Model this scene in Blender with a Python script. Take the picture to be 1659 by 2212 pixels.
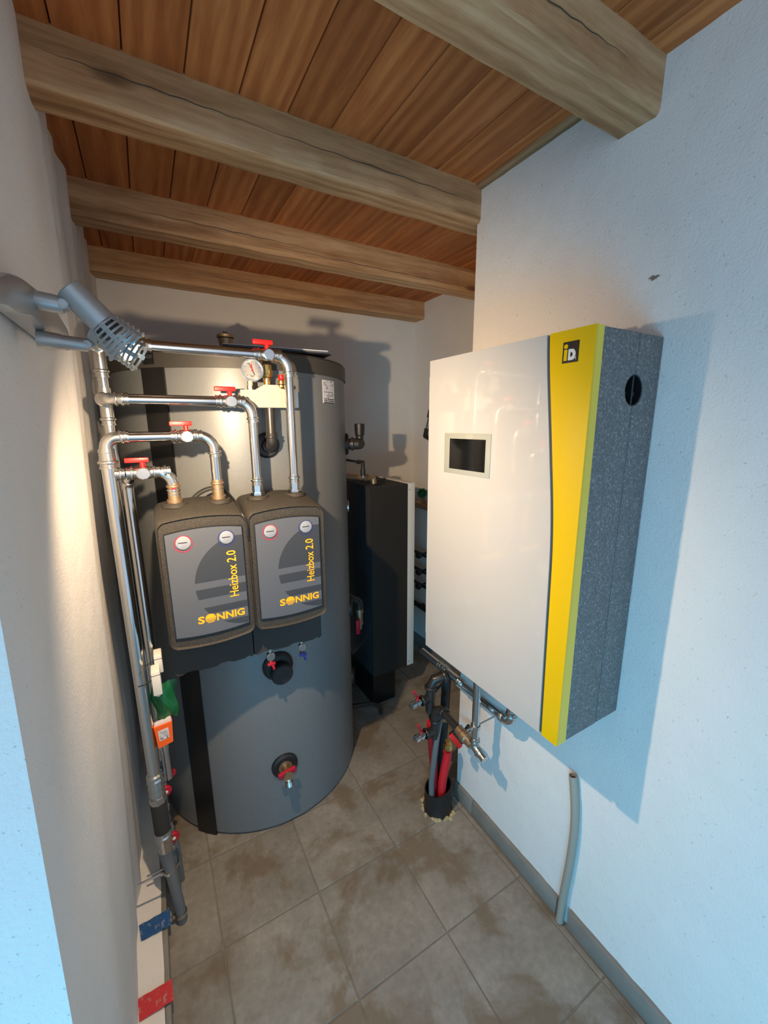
import bpy, bmesh, math, random
from mathutils import Vector, Matrix, Quaternion
random.seed(7)
for o in list(bpy.data.objects): bpy.data.objects.remove(o, do_unlink=True)
S = bpy.context.scene
C = S.collection
PI = math.pi
V = Vector

# ------------------------------------------------------------------ camera
W_, H_ = 1659, 2212
FPX = 880.96
EYE = V((0, 0, 1.70))
CF = V((0.4861488, 0.84826142, -0.21002835))
CR = V((0.86687421, -0.49848154, -0.00672675))
CU = V((0.1104013, 0.17879796, 0.97767215))
cd = bpy.data.cameras.new('camera'); cam = bpy.data.objects.new('camera', cd); C.objects.link(cam)
cd.sensor_fit = 'HORIZONTAL'; cd.sensor_width = 36; cd.lens = FPX / W_ * 36
cd.clip_start = 0.02; cd.clip_end = 100
cam.matrix_world = Matrix(((CR.x, CU.x, -CF.x, EYE.x), (CR.y, CU.y, -CF.y, EYE.y), (CR.z, CU.z, -CF.z, EYE.z), (0, 0, 0, 1)))
S.camera = cam

# ------------------------------------------------------------------ light and exposure
wd = bpy.data.worlds.new('sky'); S.world = wd; wd.use_nodes = True
bg = wd.node_tree.nodes['Background']; bg.inputs[0].default_value = (0.48, 0.575, 0.71, 1); bg.inputs[1].default_value = 1.02
def light(name, kind, loc, energy, col, size=.1, target=None, sy=None):
    l = bpy.data.lights.new(name, kind); l.energy = energy; l.color = col
    o = bpy.data.objects.new(name, l); C.objects.link(o); o.location = loc
    if kind == 'AREA':
        l.size = size
        if sy: l.shape = 'RECTANGLE'; l.size_y = sy
    else: l.shadow_soft_size = size
    if target is not None: o.rotation_euler = (V(target) - V(loc)).to_track_quat('-Z', 'Y').to_euler()
    return o
LAMP = V((.040, .840, 1.793))
lp = light('spot_bulb', 'SPOT', LAMP, 50, (1, .73, .46), .010, LAMP + V((.55, .62, -.60)))
lp.data.spot_size = math.radians(164); lp.data.spot_blend = .85
light('doorway_daylight', 'AREA', (-.62, -.62, .45), 19, (.0, .55, .95), 1.0, (1.0, .25, .30), .9)
S.view_settings.view_transform = 'Standard'; S.view_settings.look = 'None'
S.view_settings.exposure = 0.38; S.view_settings.gamma = 1; S.view_settings.use_curve_mapping = False

# ------------------------------------------------------------------ helpers
def at(px, py, Y):
    d = CF * FPX + CR * (px - 829.5) - CU * (py - 1106)
    return EYE + d * (Y / d.y)
def atX(px, py, X):
    d = CF * FPX + CR * (px - 829.5) - CU * (py - 1106)
    return EYE + d * (X / d.x)
TC = V((.373, 1.946)); TR = .470                  # tank axis and radius
def on_tank(px, py):
    d = CF * FPX + CR * (px - 829.5) - CU * (py - 1106)
    a = d.x**2 + d.y**2; b = -2 * (d.x * TC.x + d.y * TC.y); c = TC.x**2 + TC.y**2 - TR**2
    t = (-b - math.sqrt(max(0, b * b - 4 * a * c))) / (2 * a); p = EYE + d * t
    return math.atan2(p.y - TC.y, p.x - TC.x), p.z
def tk(th, z, r=TR): return V((TC.x + r * math.cos(th), TC.y + r * math.sin(th), z))

class MB:
    def __init__(s): s.v = []; s.f = []
    def add(s, vs, fs):
        n = len(s.v); s.v += [V(p) for p in vs]; s.f += [tuple(i + n for i in f) for f in fs]; return s
    def box(s, a, b, bev=0):
        x0, y0, z0 = [min(p, q) for p, q in zip(a, b)]; x1, y1, z1 = [max(p, q) for p, q in zip(a, b)]
        if bev <= 0:
            return s.add([(x0,y0,z0),(x1,y0,z0),(x1,y1,z0),(x0,y1,z0),(x0,y0,z1),(x1,y0,z1),(x1,y1,z1),(x0,y1,z1)],
                [(0,3,2,1),(4,5,6,7),(0,1,5,4),(1,2,6,5),(2,3,7,6),(3,0,4,7)])
        bm = bmesh.new(); bmesh.ops.create_cube(bm, size=1)
        for v in bm.verts: v.co = V(((x0+x1)/2 + v.co.x*(x1-x0), (y0+y1)/2 + v.co.y*(y1-y0), (z0+z1)/2 + v.co.z*(z1-z0)))
        bmesh.ops.bevel(bm, geom=list(bm.edges), offset=min(bev, .45*min(x1-x0, y1-y0, z1-z0)), segments=2, affect='EDGES', profile=.5)
        return s.bm(bm)
    def bm(s, bm, M=None):
        bm.verts.index_update()
        s.add([(M @ v.co) if M else v.co.copy() for v in bm.verts], [[v.index for v in f.verts] for f in bm.faces]); bm.free(); return s
    def obox(s, p0, p1, w, h, up=(0, 0, 1), bev=0):
        "box running from p0 to p1, w wide, h high along up"
        p0 = V(p0); p1 = V(p1); d = p1 - p0; L = d.length; d = d / L; u = V(up); u = (u - d * u.dot(d)).normalized(); r = d.cross(u)
        M = Matrix(((d.x, r.x, u.x, p0.x), (d.y, r.y, u.y, p0.y), (d.z, r.z, u.z, p0.z), (0, 0, 0, 1)))
        t = MB().box((0, -w/2, -h/2), (L, w/2, h/2), bev)
        return s.add([M @ p for p in t.v], t.f)
    def lathe(s, p0, axis, prof, seg=28, caps=True):
        "prof: list of (distance along the axis, radius)"
        p0 = V(p0); a = V(axis).normalized(); r = a.orthogonal().normalized(); q = a.cross(r); n0 = len(prof); vs = []; fs = []
        for t, R in prof:
            for k in range(seg):
                an = 2*PI*k/seg; vs.append(p0 + a*t + (r*math.cos(an) + q*math.sin(an))*max(R, 1e-5))
        for i in range(n0-1):
            for k in range(seg):
                k2 = (k+1) % seg; fs.append((i*seg+k, i*seg+k2, (i+1)*seg+k2, (i+1)*seg+k))
        if caps:
            fs.append(tuple(range(seg-1, -1, -1))); fs.append(tuple((n0-1)*seg+k for k in range(seg)))
        return s.add(vs, fs)
    def cyl(s, a, b, r, seg=24, r2=None):
        a = V(a); b = V(b); return s.lathe(a, b-a, [(0, r), ((b-a).length, r if r2 is None else r2)], seg)
    def tube(s, pts, r, seg=16, caps=True):
        pts = [V(p) for p in pts]; n = len(pts); vs = []; fs = []
        T = [(pts[min(i+1, n-1)] - pts[max(i-1, 0)]).normalized() for i in range(n)]
        u = T[0].orthogonal().normalized()
        for i in range(n):
            if i: u = T[i-1].rotation_difference(T[i]) @ u
            u = (u - T[i]*u.dot(T[i])).normalized(); w = T[i].cross(u)
            R = r[i] if isinstance(r, (list, tuple)) else r
            for k in range(seg):
                an = 2*PI*k/seg; vs.append(pts[i] + (u*math.cos(an) + w*math.sin(an))*R)
        for i in range(n-1):
            for k in range(seg):
                k2 = (k+1) % seg; fs.append((i*seg+k, i*seg+k2, (i+1)*seg+k2, (i+1)*seg+k))
        if caps: fs.append(tuple(range(seg-1, -1, -1))); fs.append(tuple((n-1)*seg+k for k in range(seg)))
        return s.add(vs, fs)
    def ring(s, c, axis, r, w, t=.004, seg=28):
        "bead round a pipe"
        return s.lathe(V(c) - V(axis).normalized()*w/2, axis, [(0, r), (0, r+t*.6), (w*.25, r+t), (w*.75, r+t), (w, r+t*.6), (w, r)], seg, False)
    def prism(s, poly, o, ex, ey, ez, depth):
        "poly 2-D extruded; o origin, ex/ey plane axes, ez extrude axis"
        o = V(o); ex = V(ex); ey = V(ey); ez = V(ez); n = len(poly)
        vs = [o + ex*x + ey*y for x, y in poly] + [o + ex*x + ey*y + ez*depth for x, y in poly]
        area = sum(poly[i][0]*poly[(i+1)%n][1] - poly[(i+1)%n][0]*poly[i][1] for i in range(n))
        fs = [tuple(range(n)), tuple(range(2*n-1, n-1, -1))] + [(i, i+n, (i+1)%n+n, (i+1)%n) for i in range(n)]
        return s.add(vs, fs)

def mesh(name, mb, mat, smooth=30):
    me = bpy.data.meshes.new(name); me.from_pydata([tuple(p) for p in mb.v], [], mb.f); me.validate()
    bm = bmesh.new(); bm.from_mesh(me); bmesh.ops.recalc_face_normals(bm, faces=bm.faces); bm.to_mesh(me); bm.free()
    if smooth:
        me.polygons.foreach_set('use_smooth', [True]*len(me.polygons)); me.set_sharp_from_angle(angle=math.radians(smooth))
    if mat: me.materials.append(mat)
    me.update(); return me
BASE = {}
def thing(name, label, cat, loc=(0, 0, 0), group=None, kind=None):
    o = bpy.data.objects.new(name, None); C.objects.link(o); o.location = V(loc); o.empty_display_size = .05
    BASE[o] = V(loc)
    if label: o['label'] = label
    if cat: o['category'] = cat
    if group: o['group'] = group
    if kind: o['kind'] = kind
    return o
def part(name, mb, mat, parent, label=None, smooth=30):
    off = BASE[parent]; mb2 = MB(); mb2.v = [p - off for p in mb.v]; mb2.f = mb.f
    o = bpy.data.objects.new(name, mesh(name, mb2, mat, smooth)); C.objects.link(o); o.parent = parent; BASE[o] = off
    if label: o['label'] = label
    return o
def single(name, mb, mat, label=None, cat=None, group=None, kind=None, smooth=30):
    xs = [p.x for p in mb.v]; ys = [p.y for p in mb.v]; zs = [p.z for p in mb.v]
    off = V(((min(xs)+max(xs))/2, (min(ys)+max(ys))/2, min(zs)))
    mb2 = MB(); mb2.v = [p - off for p in mb.v]; mb2.f = mb.f
    o = bpy.data.objects.new(name, mesh(name, mb2, mat, smooth)); C.objects.link(o); o.location = off; BASE[o] = off
    if label: o['label'] = label
    if cat: o['category'] = cat
    if group: o['group'] = group
    if kind: o['kind'] = kind
    return o
def cut(o, cutter_mb):
    "real boolean cut, applied"
    c = bpy.data.objects.new('cutter', mesh('cutter', cutter_mb, None, 0)); C.objects.link(c)
    # cutter geometry is given in world space
    c.location = (0, 0, 0); m = o.modifiers.new('cut', 'BOOLEAN'); m.object = c; m.operation = 'DIFFERENCE'; m.solver = 'EXACT'
    bpy.context.view_layer.update(); dg = bpy.context.evaluated_depsgraph_get()
    me = bpy.data.meshes.new_from_object(o.evaluated_get(dg)); o.modifiers.clear(); o.data = me
    bpy.data.objects.remove(c, do_unlink=True); me.set_sharp_from_angle(angle=math.radians(30))
def text(s, size, o, ex, ey, depth=.0006, bold=0, align='LEFT', sx=1.0, width=None, height=None):
    cu = bpy.data.curves.new('t', 'FONT'); cu.body = s; cu.size = size; cu.offset = bold; cu.align_x = align; cu.extrude = depth/2; cu.resolution_u = 3
    ob = bpy.data.objects.new('t', cu); C.objects.link(ob); bpy.context.view_layer.update()
    me = bpy.data.meshes.new_from_object(ob.evaluated_get(bpy.context.evaluated_depsgraph_get()))
    ex = V(ex); ey = V(ey); ez = ex.cross(ey); m = MB(); sy = 1
    if width:
        xs = [v.co.x for v in me.vertices]; yv_ = [v.co.y for v in me.vertices]; sx = width/(max(xs)-min(xs)); sy = height/(max(yv_)-min(yv_))
        for v in me.vertices: v.co.x -= min(xs); v.co.y -= min(yv_)
    m.add([V(o) + ex*v.co.x*sx + ey*v.co.y*sy + ez*(v.co.z + depth/2) for v in me.vertices], [list(p.vertices) for p in me.polygons])
    bpy.data.objects.remove(ob, do_unlink=True); return m

# ------------------------------------------------------------------ materials
def srgb(r, g, b): return tuple(((c/255)/12.92 if c/255 <= .04045 else ((c/255+.055)/1.055)**2.4) for c in (r, g, b)) + (1,)
class N:
    def __init__(s, name):
        s.m = bpy.data.materials.new(name); s.m.use_nodes = True; s.t = s.m.node_tree; s.b = s.t.nodes['Principled BSDF']
    def n(s, typ, **kw):
        x = s.t.nodes.new(typ)
        for k, v in kw.items():
            if k.startswith('i_'): x.inputs[k[2:].replace('_', ' ')].default_value = v
            else: setattr(x, k, v)
        return x
    def l(s, a, b): s.t.links.new(a, b)
    def coord(s, kind='Object', scale=(1, 1, 1), rot=(0, 0, 0)):
        m = s.n('ShaderNodeMapping'); m.inputs['Scale'].default_value = scale; m.inputs['Rotation'].default_value = rot
        if kind == 'World': s.l(s.n('ShaderNodeNewGeometry').outputs['Position'], m.inputs[0])
        else: s.l(s.n('ShaderNodeTexCoord').outputs[kind], m.inputs[0])
        return m.outputs[0]
    def noise(s, co, scale, detail=4, rough=.55, dist=0):
        x = s.n('ShaderNodeTexNoise', i_Scale=scale, i_Detail=detail, i_Roughness=rough, i_Distortion=dist); s.l(co, x.inputs['Vector']); return x.outputs['Fac']
    def ramp(s, f, stops):
        x = s.n('ShaderNodeValToRGB'); e = x.color_ramp.elements
        while len(e) < len(stops): e.new(.5)
        for k, (p, c) in enumerate(stops): e[k].position = p; e[k].color = c if len(c) == 4 else (*c, 1)
        s.l(f, x.inputs[0]); return x.outputs[0]
    def mix(s, f, a, b, mode='MIX'):
        x = s.n('ShaderNodeMix', data_type='RGBA', blend_type=mode)
        for i, v in ((0, f), (6, a), (7, b)):
            if isinstance(v, (int, float, tuple)): x.inputs[i].default_value = v
            else: s.l(v, x.inputs[i])
        return x.outputs[2]
    def bump(s, h, strength, dist=.01, prev=None):
        x = s.n('ShaderNodeBump'); x.inputs['Strength'].default_value = strength; x.inputs['Distance'].default_value = dist
        s.l(h, x.inputs['Height'])
        if prev: s.l(prev, x.inputs['Normal'])
        s.l(x.outputs[0], s.b.inputs['Normal']); return x.outputs[0]
    def set(s, **kw):
        for k, v in kw.items():
            i = s.b.inputs[k.replace('_', ' ')]
            if hasattr(v, 'is_output') or isinstance(v, bpy.types.NodeSocket): s.l(v, i)
            else: i.default_value = v
        return s.m
def plain(name, col, rough=.5, metal=0, bump=0, bscale=200, vary=0, coat=0, spec=.5):
    n = N(name); co = n.coord()
    c = col
    if vary:
        c = n.ramp(n.noise(co, bscale*.3, 4), [(.3, tuple(x*(1-vary) for x in col[:3])), (.7, tuple(min(1, x*(1+vary)) for x in col[:3]))])
    n.set(Base_Color=c, Roughness=rough, Metallic=metal, Coat_Weight=coat, Specular_IOR_Level=spec)
    if bump: n.bump(n.noise(co, bscale, 3), bump, .002)
    return n.m
def m_plaster(name, col):
    n = N(name); co = n.coord('World')
    cl = n.noise(co, 3, 5); sp = n.noise(co, 150, 2, .5)
    c = n.ramp(cl, [(.3, tuple(x*.94 for x in col[:3])), (.7, col)])
    dots = n.ramp(sp, [(.0, (1, 1, 1)), (.69, (1, 1, 1)), (.75, (.72, .70, .66))])
    n.set(Base_Color=n.mix(1.0, c, dots, 'MULTIPLY'), Roughness=.92, Specular_IOR_Level=.15)
    b = n.bump(n.noise(co, 170, 4, .6), .40, .004)
    n.bump(n.noise(co, 14, 3), .25, .01, b)
    return n.m
def m_wood(name, dark, mid, lite, along, rings=22, knots=True, rnd=True):
    n = N(name)
    sc = {'X': (.55, 7, 7), 'Y': (7, .55, 7)}[along]
    tc = n.n('ShaderNodeTexCoord'); oi = n.n('ShaderNodeObjectInfo'); ad = n.n('ShaderNodeVectorMath', operation='MULTIPLY_ADD')
    n.l(oi.outputs['Random'], ad.inputs[0]); ad.inputs[1].default_value = (31, 47, 19); n.l(tc.outputs['Object'], ad.inputs[2])
    mp = n.n('ShaderNodeMapping'); mp.inputs['Scale'].default_value = sc; n.l(ad.outputs[0], mp.inputs[0]); co = mp.outputs[0]
    warp = n.noise(co, 1.1, 2)
    wv = n.n('ShaderNodeTexWave', wave_type='RINGS', rings_direction=('X' if along == 'X' else 'Y'), i_Scale=1.3, i_Distortion=7, i_Detail=3); wv.inputs['Detail Scale'].default_value = .8
    n.l(co, wv.inputs['Vector'])
    fine = n.noise(co, 14, 5, .7)
    st_ = n.noise(co, 5, 6, .6, .6); g = n.mix(.80, wv.outputs['Fac'], st_); g = n.mix(.35, g, fine); g = n.mix(.3, g, warp)
    c = n.ramp(g, [(.36, dark), (.5, mid), (.62, lite)])
    if knots:
        sk = {'X': (3.2, 9, 9), 'Y': (9, 3.2, 9)}[along]
        m2 = n.n('ShaderNodeMapping'); m2.inputs['Scale'].default_value = sk; n.l(ad.outputs[0], m2.inputs[0])
        vo = n.n('ShaderNodeTexVoronoi', i_Scale=.62); n.l(m2.outputs[0], vo.inputs['Vector'])
        kn = n.ramp(vo.outputs['Distance'], [(.0, (.85, .85, .85)), (.055, (.6, .6, .6)), (.11, (0, 0, 0))])
        c = n.mix(kn, c, tuple(x*.38 for x in dark[:3]) + (1,))
    if rnd:
        v = n.n('ShaderNodeMapRange'); v.inputs[3].default_value = .88; v.inputs[4].default_value = 1.10; n.l(oi.outputs['Random'], v.inputs[0])
        cc = n.n('ShaderNodeCombineColor')
        for i in range(3): n.l(v.outputs[0], cc.inputs[i])
        c = n.mix(1.0, c, cc.outputs[0], 'MULTIPLY')
    n.set(Base_Color=c, Roughness=.62, Specular_IOR_Level=.3)
    n.bump(fine, .12, .001)
    return n.m
def m_tile():
    n = N('floor_tile_stoneware'); co = n.coord('World'); oi = n.n('ShaderNodeObjectInfo')
    a = n.noise(co, 5, 8, .65); b = n.noise(co, 45, 5, .6)
    c = n.ramp(n.mix(.35, a, b), [(.32, srgb(118, 113, 106)), (.52, srgb(138, 133, 125)), (.7, srgb(158, 153, 145))])
    # mud stains carried in by boots
    st = n.noise(co, 4.2, 6, .62, .4); msk = n.ramp(st, [(.50, (0, 0, 0)), (.60, (.8, .8, .8))])
    c = n.mix(msk, c, srgb(112, 98, 80))
    vr = n.n('ShaderNodeMapRange'); vr.inputs[3].default_value = .93; vr.inputs[4].default_value = 1.06; n.l(oi.outputs['Random'], vr.inputs[0])
    cc = n.n('ShaderNodeCombineColor')
    for i in range(3): n.l(vr.outputs[0], cc.inputs[i])
    n.set(Base_Color=n.mix(1.0, c, cc.outputs[0], 'MULTIPLY'), Roughness=.6, Specular_IOR_Level=.35)
    n.bump(b, .12, .002); return n.m
def m_epp():
    n = N('foamed_black_plastic'); co = n.coord()
    vo = n.n('ShaderNodeTexVoronoi', i_Scale=260); n.l(co, vo.inputs['Vector'])
    c = n.ramp(vo.outputs['Distance'], [(.2, srgb(36, 34, 31)), (.8, srgb(54, 50, 45))])
    n.set(Base_Color=c, Roughness=.72); n.bump(vo.outputs['Distance'], .25, .0015); return n.m
def m_speckle():
    n = N('speckled_grey_foam'); co = n.coord()
    a = n.noise(co, 210, 3, .6); sp = n.ramp(a, [(.40, srgb(94, 96, 96)), (.6, srgb(116, 117, 117)), (.70, srgb(160, 161, 160))])
    n.set(Base_Color=sp, Roughness=.8); n.bump(a, .2, .001); return n.m
def m_mesh_black():
    n = N('embossed_black_sheet'); co = n.coord()
    ck = n.n('ShaderNodeTexChecker', i_Scale=90); n.l(co, ck.inputs['Vector'])
    n.set(Base_Color=n.mix(ck.outputs['Fac'], (.012, .011, .010, 1), (.026, .024, .021, 1)), Roughness=.55); return n.m

M = dict(
    plaster=m_plaster('white_rough_plaster', (.76, .74, .715, 1)),
    beam=m_wood('pale_spruce_beam', srgb(146, 106, 70)[:3], srgb(188, 146, 104)[:3], srgb(212, 174, 132)[:3], 'X'),
    board=m_wood('red_brown_stained_board', srgb(146, 82, 42)[:3], srgb(174, 104, 56)[:3], srgb(196, 126, 72)[:3], 'Y'),
    batten=m_wood('pale_batten', srgb(120, 92, 60)[:3], srgb(160, 128, 92)[:3], srgb(185, 155, 118)[:3], 'Y'),
    tile=m_tile(), grout=plain('grout', srgb(128, 124, 116), .9, vary=.15, bscale=60),
    skirt=plain('skirting_stoneware', srgb(128, 124, 118), .55, vary=.12, bscale=40),
    steel=plain('galvanised_press_steel', (.62, .64, .66, 1), .17, 1.0),
    fitting=plain('nickel_fitting', (.56, .56, .55, 1), .24, 1.0),
    iron=plain('black_malleable_iron', (.055, .050, .048, 1), .34, .6, bump=.1, bscale=300),
    brass=plain('brass', (.62, .42, .15, 1), .26, 1.0), bronze=plain('dull_bronze', (.42, .30, .19, 1), .45, .9, bump=.2, bscale=200),
    red=plain('red_plastic', srgb(205, 22, 20), .4), crimson=plain('crimson_plastic', srgb(178, 20, 44), .4),
    redpipe=plain('red_pipe_foam', srgb(196, 22, 34), .6), bluep=plain('blue_plastic', srgb(28, 40, 120), .4),
    tank=plain('grey_foil_jacket', srgb(118, 122, 124), .42, .2, bump=.12, bscale=260, vary=.03),
    tankcap=plain('anthracite_lid', srgb(62, 60, 56), .5, bump=.1, bscale=300),
    strip=plain('black_closing_strip', (.008, .008, .009, 1), .35),
    black=plain('black_rubber', (.012, .012, .013, 1), .45), blackgloss=plain('black_gloss', (.006, .006, .006, 1), .08),
    epp=m_epp(), speck=m_speckle(), blackmesh=m_mesh_black(),
    epp2=plain('matt_black_foam', srgb(44, 43, 42), .8, bump=.2, bscale=350),
    plate=plain('grey_front_foil', srgb(78, 82, 90), .5), plate2=plain('dark_grey_print', srgb(48, 51, 57), .5),
    yellow_print=plain('yellow_print', srgb(240, 172, 8), .45),
    hpwhite=plain('gloss_white_panel', (.48, .475, .465, 1), .10, coat=1.0), hpyellow=plain('gloss_yellow_lacquer', srgb(222, 182, 0), .14, coat=.3),
    hpyellow2=plain('yellow_edge_lacquer', srgb(222, 194, 70), .3), darkgasket=plain('dark_gasket', srgb(60, 62, 56), .5),
    screenframe=plain('pale_glass_frame', srgb(160, 164, 156), .08, coat=.5), white=plain('white_sheet', srgb(214, 212, 206), .5),
    whitep=plain('white_plastic', srgb(212, 210, 204), .5), paper=plain('paper', srgb(208, 206, 210), .7), ink=plain('dark_ink', srgb(40, 40, 42), .7),
    lampgrey=plain('silver_grey_lamp_lacquer', (.42, .43, .43, 1), .38, .55), lampdark=plain('dark_lamp_inside', (.05, .05, .05, 1), .6),
    greyblock=plain('grey_insulation_shell', srgb(176, 168, 152), .6, bump=.1, bscale=200),
    orange=plain('orange_card', srgb(238, 96, 20), .5), green=plain('green_plastic_film', srgb(14, 92, 48), .25),
    conduit=plain('grey_conduit', srgb(150, 148, 138), .5), tapeblue=None, tapered=None,
    mortar=plain('mortar', srgb(176, 160, 124), .95, bump=.8, bscale=60, vary=.3), gaugeface=plain('gauge_face', srgb(225, 222, 214), .25), dialgrey=plain('thermometer_face', srgb(132, 138, 148), .15),
    cabgloss=plain('glossy_dark_sheet', (.10, .10, .11, 1), .16, .6), greyfoam=plain('grey_hose', srgb(96, 102, 106), .55), hole=plain('plaster_hole', srgb(120, 112, 100), .9),
    bulb=plain('bulb_glass', (.8, .75, .6, 1), .1),
)
bn = M['bulb'].node_tree.nodes['Principled BSDF']; bn.inputs['Emission Color'].default_value = (1, .8, .5, 1); bn.inputs['Emission Strength'].default_value = 3
gn = M['green'].node_tree.nodes['Principled BSDF']; gn.inputs['Alpha'].default_value = .93
def m_tape(name, col):
    n = N(name); co = n.coord(); a = n.noise(co, 60, 5, .7)
    n.set(Base_Color=n.mix(n.ramp(a, [(.56, (0, 0, 0)), (.66, (.6, .6, .6))]), col, srgb(170, 165, 165)), Roughness=.5); return n.m
M['tapeblue'] = m_tape('blue_tape', srgb(36, 84, 138)); M['tapered'] = m_tape('red_tape', srgb(196, 52, 58))

# ------------------------------------------------------------------ the room
ZC = 2.489; XR = 1.083; YC = 1.222; XA = 1.70; YB = 2.52
ZL0, ZL1 = .06, ZC
def xl(z): return -.200 + (z - ZL0) / (ZL1 - ZL0) * .070
YE = .562
# floor slab with tiles as parts
fl = single('floor', MB().box((-.60, -1.2, -.08), (1.9, 2.7, -.0035)), M['grout'], kind='structure', smooth=0)
def tile(x0, x1, y0, y1):
    g = .0022; j = random.uniform(-.0004, .0004)
    m = MB(); a, b, c, d = x0+g, x1-g, y0+g, y1-g; e = .0015; zt = j
    m.add([(a,c,-.01),(b,c,-.01),(b,d,-.01),(a,d,-.01),(a,c,zt-e),(b,c,zt-e),(b,d,zt-e),(a,d,zt-e),(a+e,c+e,zt),(b-e,c+e,zt),(b-e,d-e,zt),(a+e,d-e,zt)],
          [(0,1,5,4),(1,2,6,5),(2,3,7,6),(3,0,4,7),(4,5,9,8),(5,6,10,9),(6,7,11,10),(7,4,8,11),(8,9,10,11)])
    part('tile', m, M['tile'], fl, smooth=0)
TX = [-.60, -.298, .037, .372, .707, 1.046]; TY = [-1.2, -.859, -.524, -.189, .146, .481, .819, 1.156, 1.486, 1.82, 2.155, 2.49]
for j in range(len(TY)-1):
    for i in range(len(TX)-1):
        if TX[i+1] < -.29 and TY[j+1] > .6: continue
        tile(TX[i], TX[i+1], TY[j], TY[j+1])
    if TY[j+1] <= 1.23: tile(1.046, 1.068, TY[j], TY[j+1])
    elif TY[j] > 1.1:
        tile(1.046, 1.38, max(TY[j], 1.225), TY[j+1]); tile(1.38, 1.70, max(TY[j], 1.225), TY[j+1])
    if 1.1 < TY[j] < 1.2: tile(1.046, 1.068, TY[j], 1.222)
# left wall: leaning, slightly wavy plaster, with its near end face
def wave(y, z):
    w = .0035*math.sin(y*9+z*1.3) + .003*math.sin(y*17 - z*2.1+1) + .003*math.sin(z*5+y*3)
    if y > 1.28: w += .004*math.sin((y-1.28)*42)
    return w * min(1, max(0, (y-YE)/.15))
m = MB(); ny, nz = 90, 60; ys = [YE + (YB+.1-YE)*i/ny for i in range(ny+1)]; zs = [0 + (ZC+.05)*k/nz for k in range(nz+1)]
vs = [(xl(z) + wave(y, z), y, z) for y in ys for z in zs]; fs = [(i*(nz+1)+k, (i+1)*(nz+1)+k, (i+1)*(nz+1)+k+1, i*(nz+1)+k+1) for i in range(ny) for k in range(nz)]
m.add(vs, fs)
m.add([(-1.8, YE, z) for z in zs] + [(xl(z)+wave(YE, z), YE, z) for z in zs], [(k, k+1, nz+2+k, nz+1+k) for k in range(nz)])
m.add([(-1.8, YE, 0), (-1.8, YE, ZC+.05), (-1.8, YB+.1, ZC+.05), (-1.8, YB+.1, 0)], [(0, 1, 2, 3)])
m.add([(-1.8, YB+.1, 0), (-.2, YB+.1, 0), (-.13, YB+.1, ZC+.05), (-1.8, YB+.1, ZC+.05)], [(0, 1, 2, 3)])
single('wall_left', m, M['plaster'], kind='structure', smooth=50)
# ledge and dark skirting at the foot of the left wall
m = MB(); yy = [YE + .03 + (2.45-YE)*i/20 for i in range(21)]
for i in range(20):
    e0 = .0015*math.sin(i*2.3); e1 = .0015*math.sin((i+1)*2.3)
    m.add([(-.21, yy[i], .058), (-.134+e0, yy[i], .052), (-.134+e1, yy[i+1], .052), (-.21, yy[i+1], .058), (-.134+e0, yy[i], 0), (-.134+e1, yy[i+1], 0)], [(0, 1, 2, 3), (1, 4, 5, 2)])
m.add([(-.21, yy[0], 0), (-.134, yy[0], 0), (-.134, yy[0], .052), (-.21, yy[0], .058)], [(0, 1, 2, 3)])
m.add([(-.21, yy[-1], 0), (-.134, yy[-1], 0), (-.134, yy[-1], .052), (-.21, yy[-1], .058)], [(0, 1, 2, 3)])
single('trim_1', m, M['plaster'], kind='structure')
single('baseboard_left', MB().box((-.134, YE+.02, 0), (-.119, 2.42, .050), .001), M['skirt'], kind='structure')
# right wall with its end corner, alcove wall and back wall
def rough_wall(name, p, u, v, nu, nv, extra=None, amp=.0012):
    m = MB(); p = V(p); u = V(u); v = V(v); n = u.cross(v).normalized()
    rs = random.Random(name)
    vs = [p + u*(i/nu) + v*(k/nv) + n*rs.uniform(-amp, amp)*(0 if i in (0, nu) else 1) for i in range(nu+1) for k in range(nv+1)]
    m.add(vs, [(i*(nv+1)+k, (i+1)*(nv+1)+k, (i+1)*(nv+1)+k+1, i*(nv+1)+k+1) for i in range(nu) for k in range(nv)])
    if extra: extra(m)
    return single(name, m, M['plaster'], kind='structure', smooth=60)
def endcap(m):
    r = random.Random(3); n = 60; pts = [(XR, YC, ZC*i/n) for i in range(n+1)]
    vs = [V(p) for p in pts] + [V((XR+.006+r.uniform(-.001, .001), YC+.005, p[2])) for p in pts] + [V((1.9, YC+.005, p[2])) for p in pts]
    m.add(vs, [(k, k+1, n+2+k, n+1+k) for k in range(n)] + [(n+1+k, n+2+k, 2*n+3+k, 2*n+2+k) for k in range(n)])
    m.add([(XR, -.45, 0), (1.9, -.45, 0), (1.9, -.45, ZC), (XR, -.45, ZC)], [(0, 1, 2, 3)])
rough_wall('wall_right', (XR, -.45, 0), (0, YC+.45, 0), (0, 0, ZC), 60, 60, endcap)
rough_wall('wall_alcove', (XA, YC+.005, 0), (0, YB-YC, 0), (0, 0, ZC), 24, 40)
rough_wall('wall_back', (-.35, YB, 0), (XA+.45, 0, 0), (0, 0, ZC), 40, 40)
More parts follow.
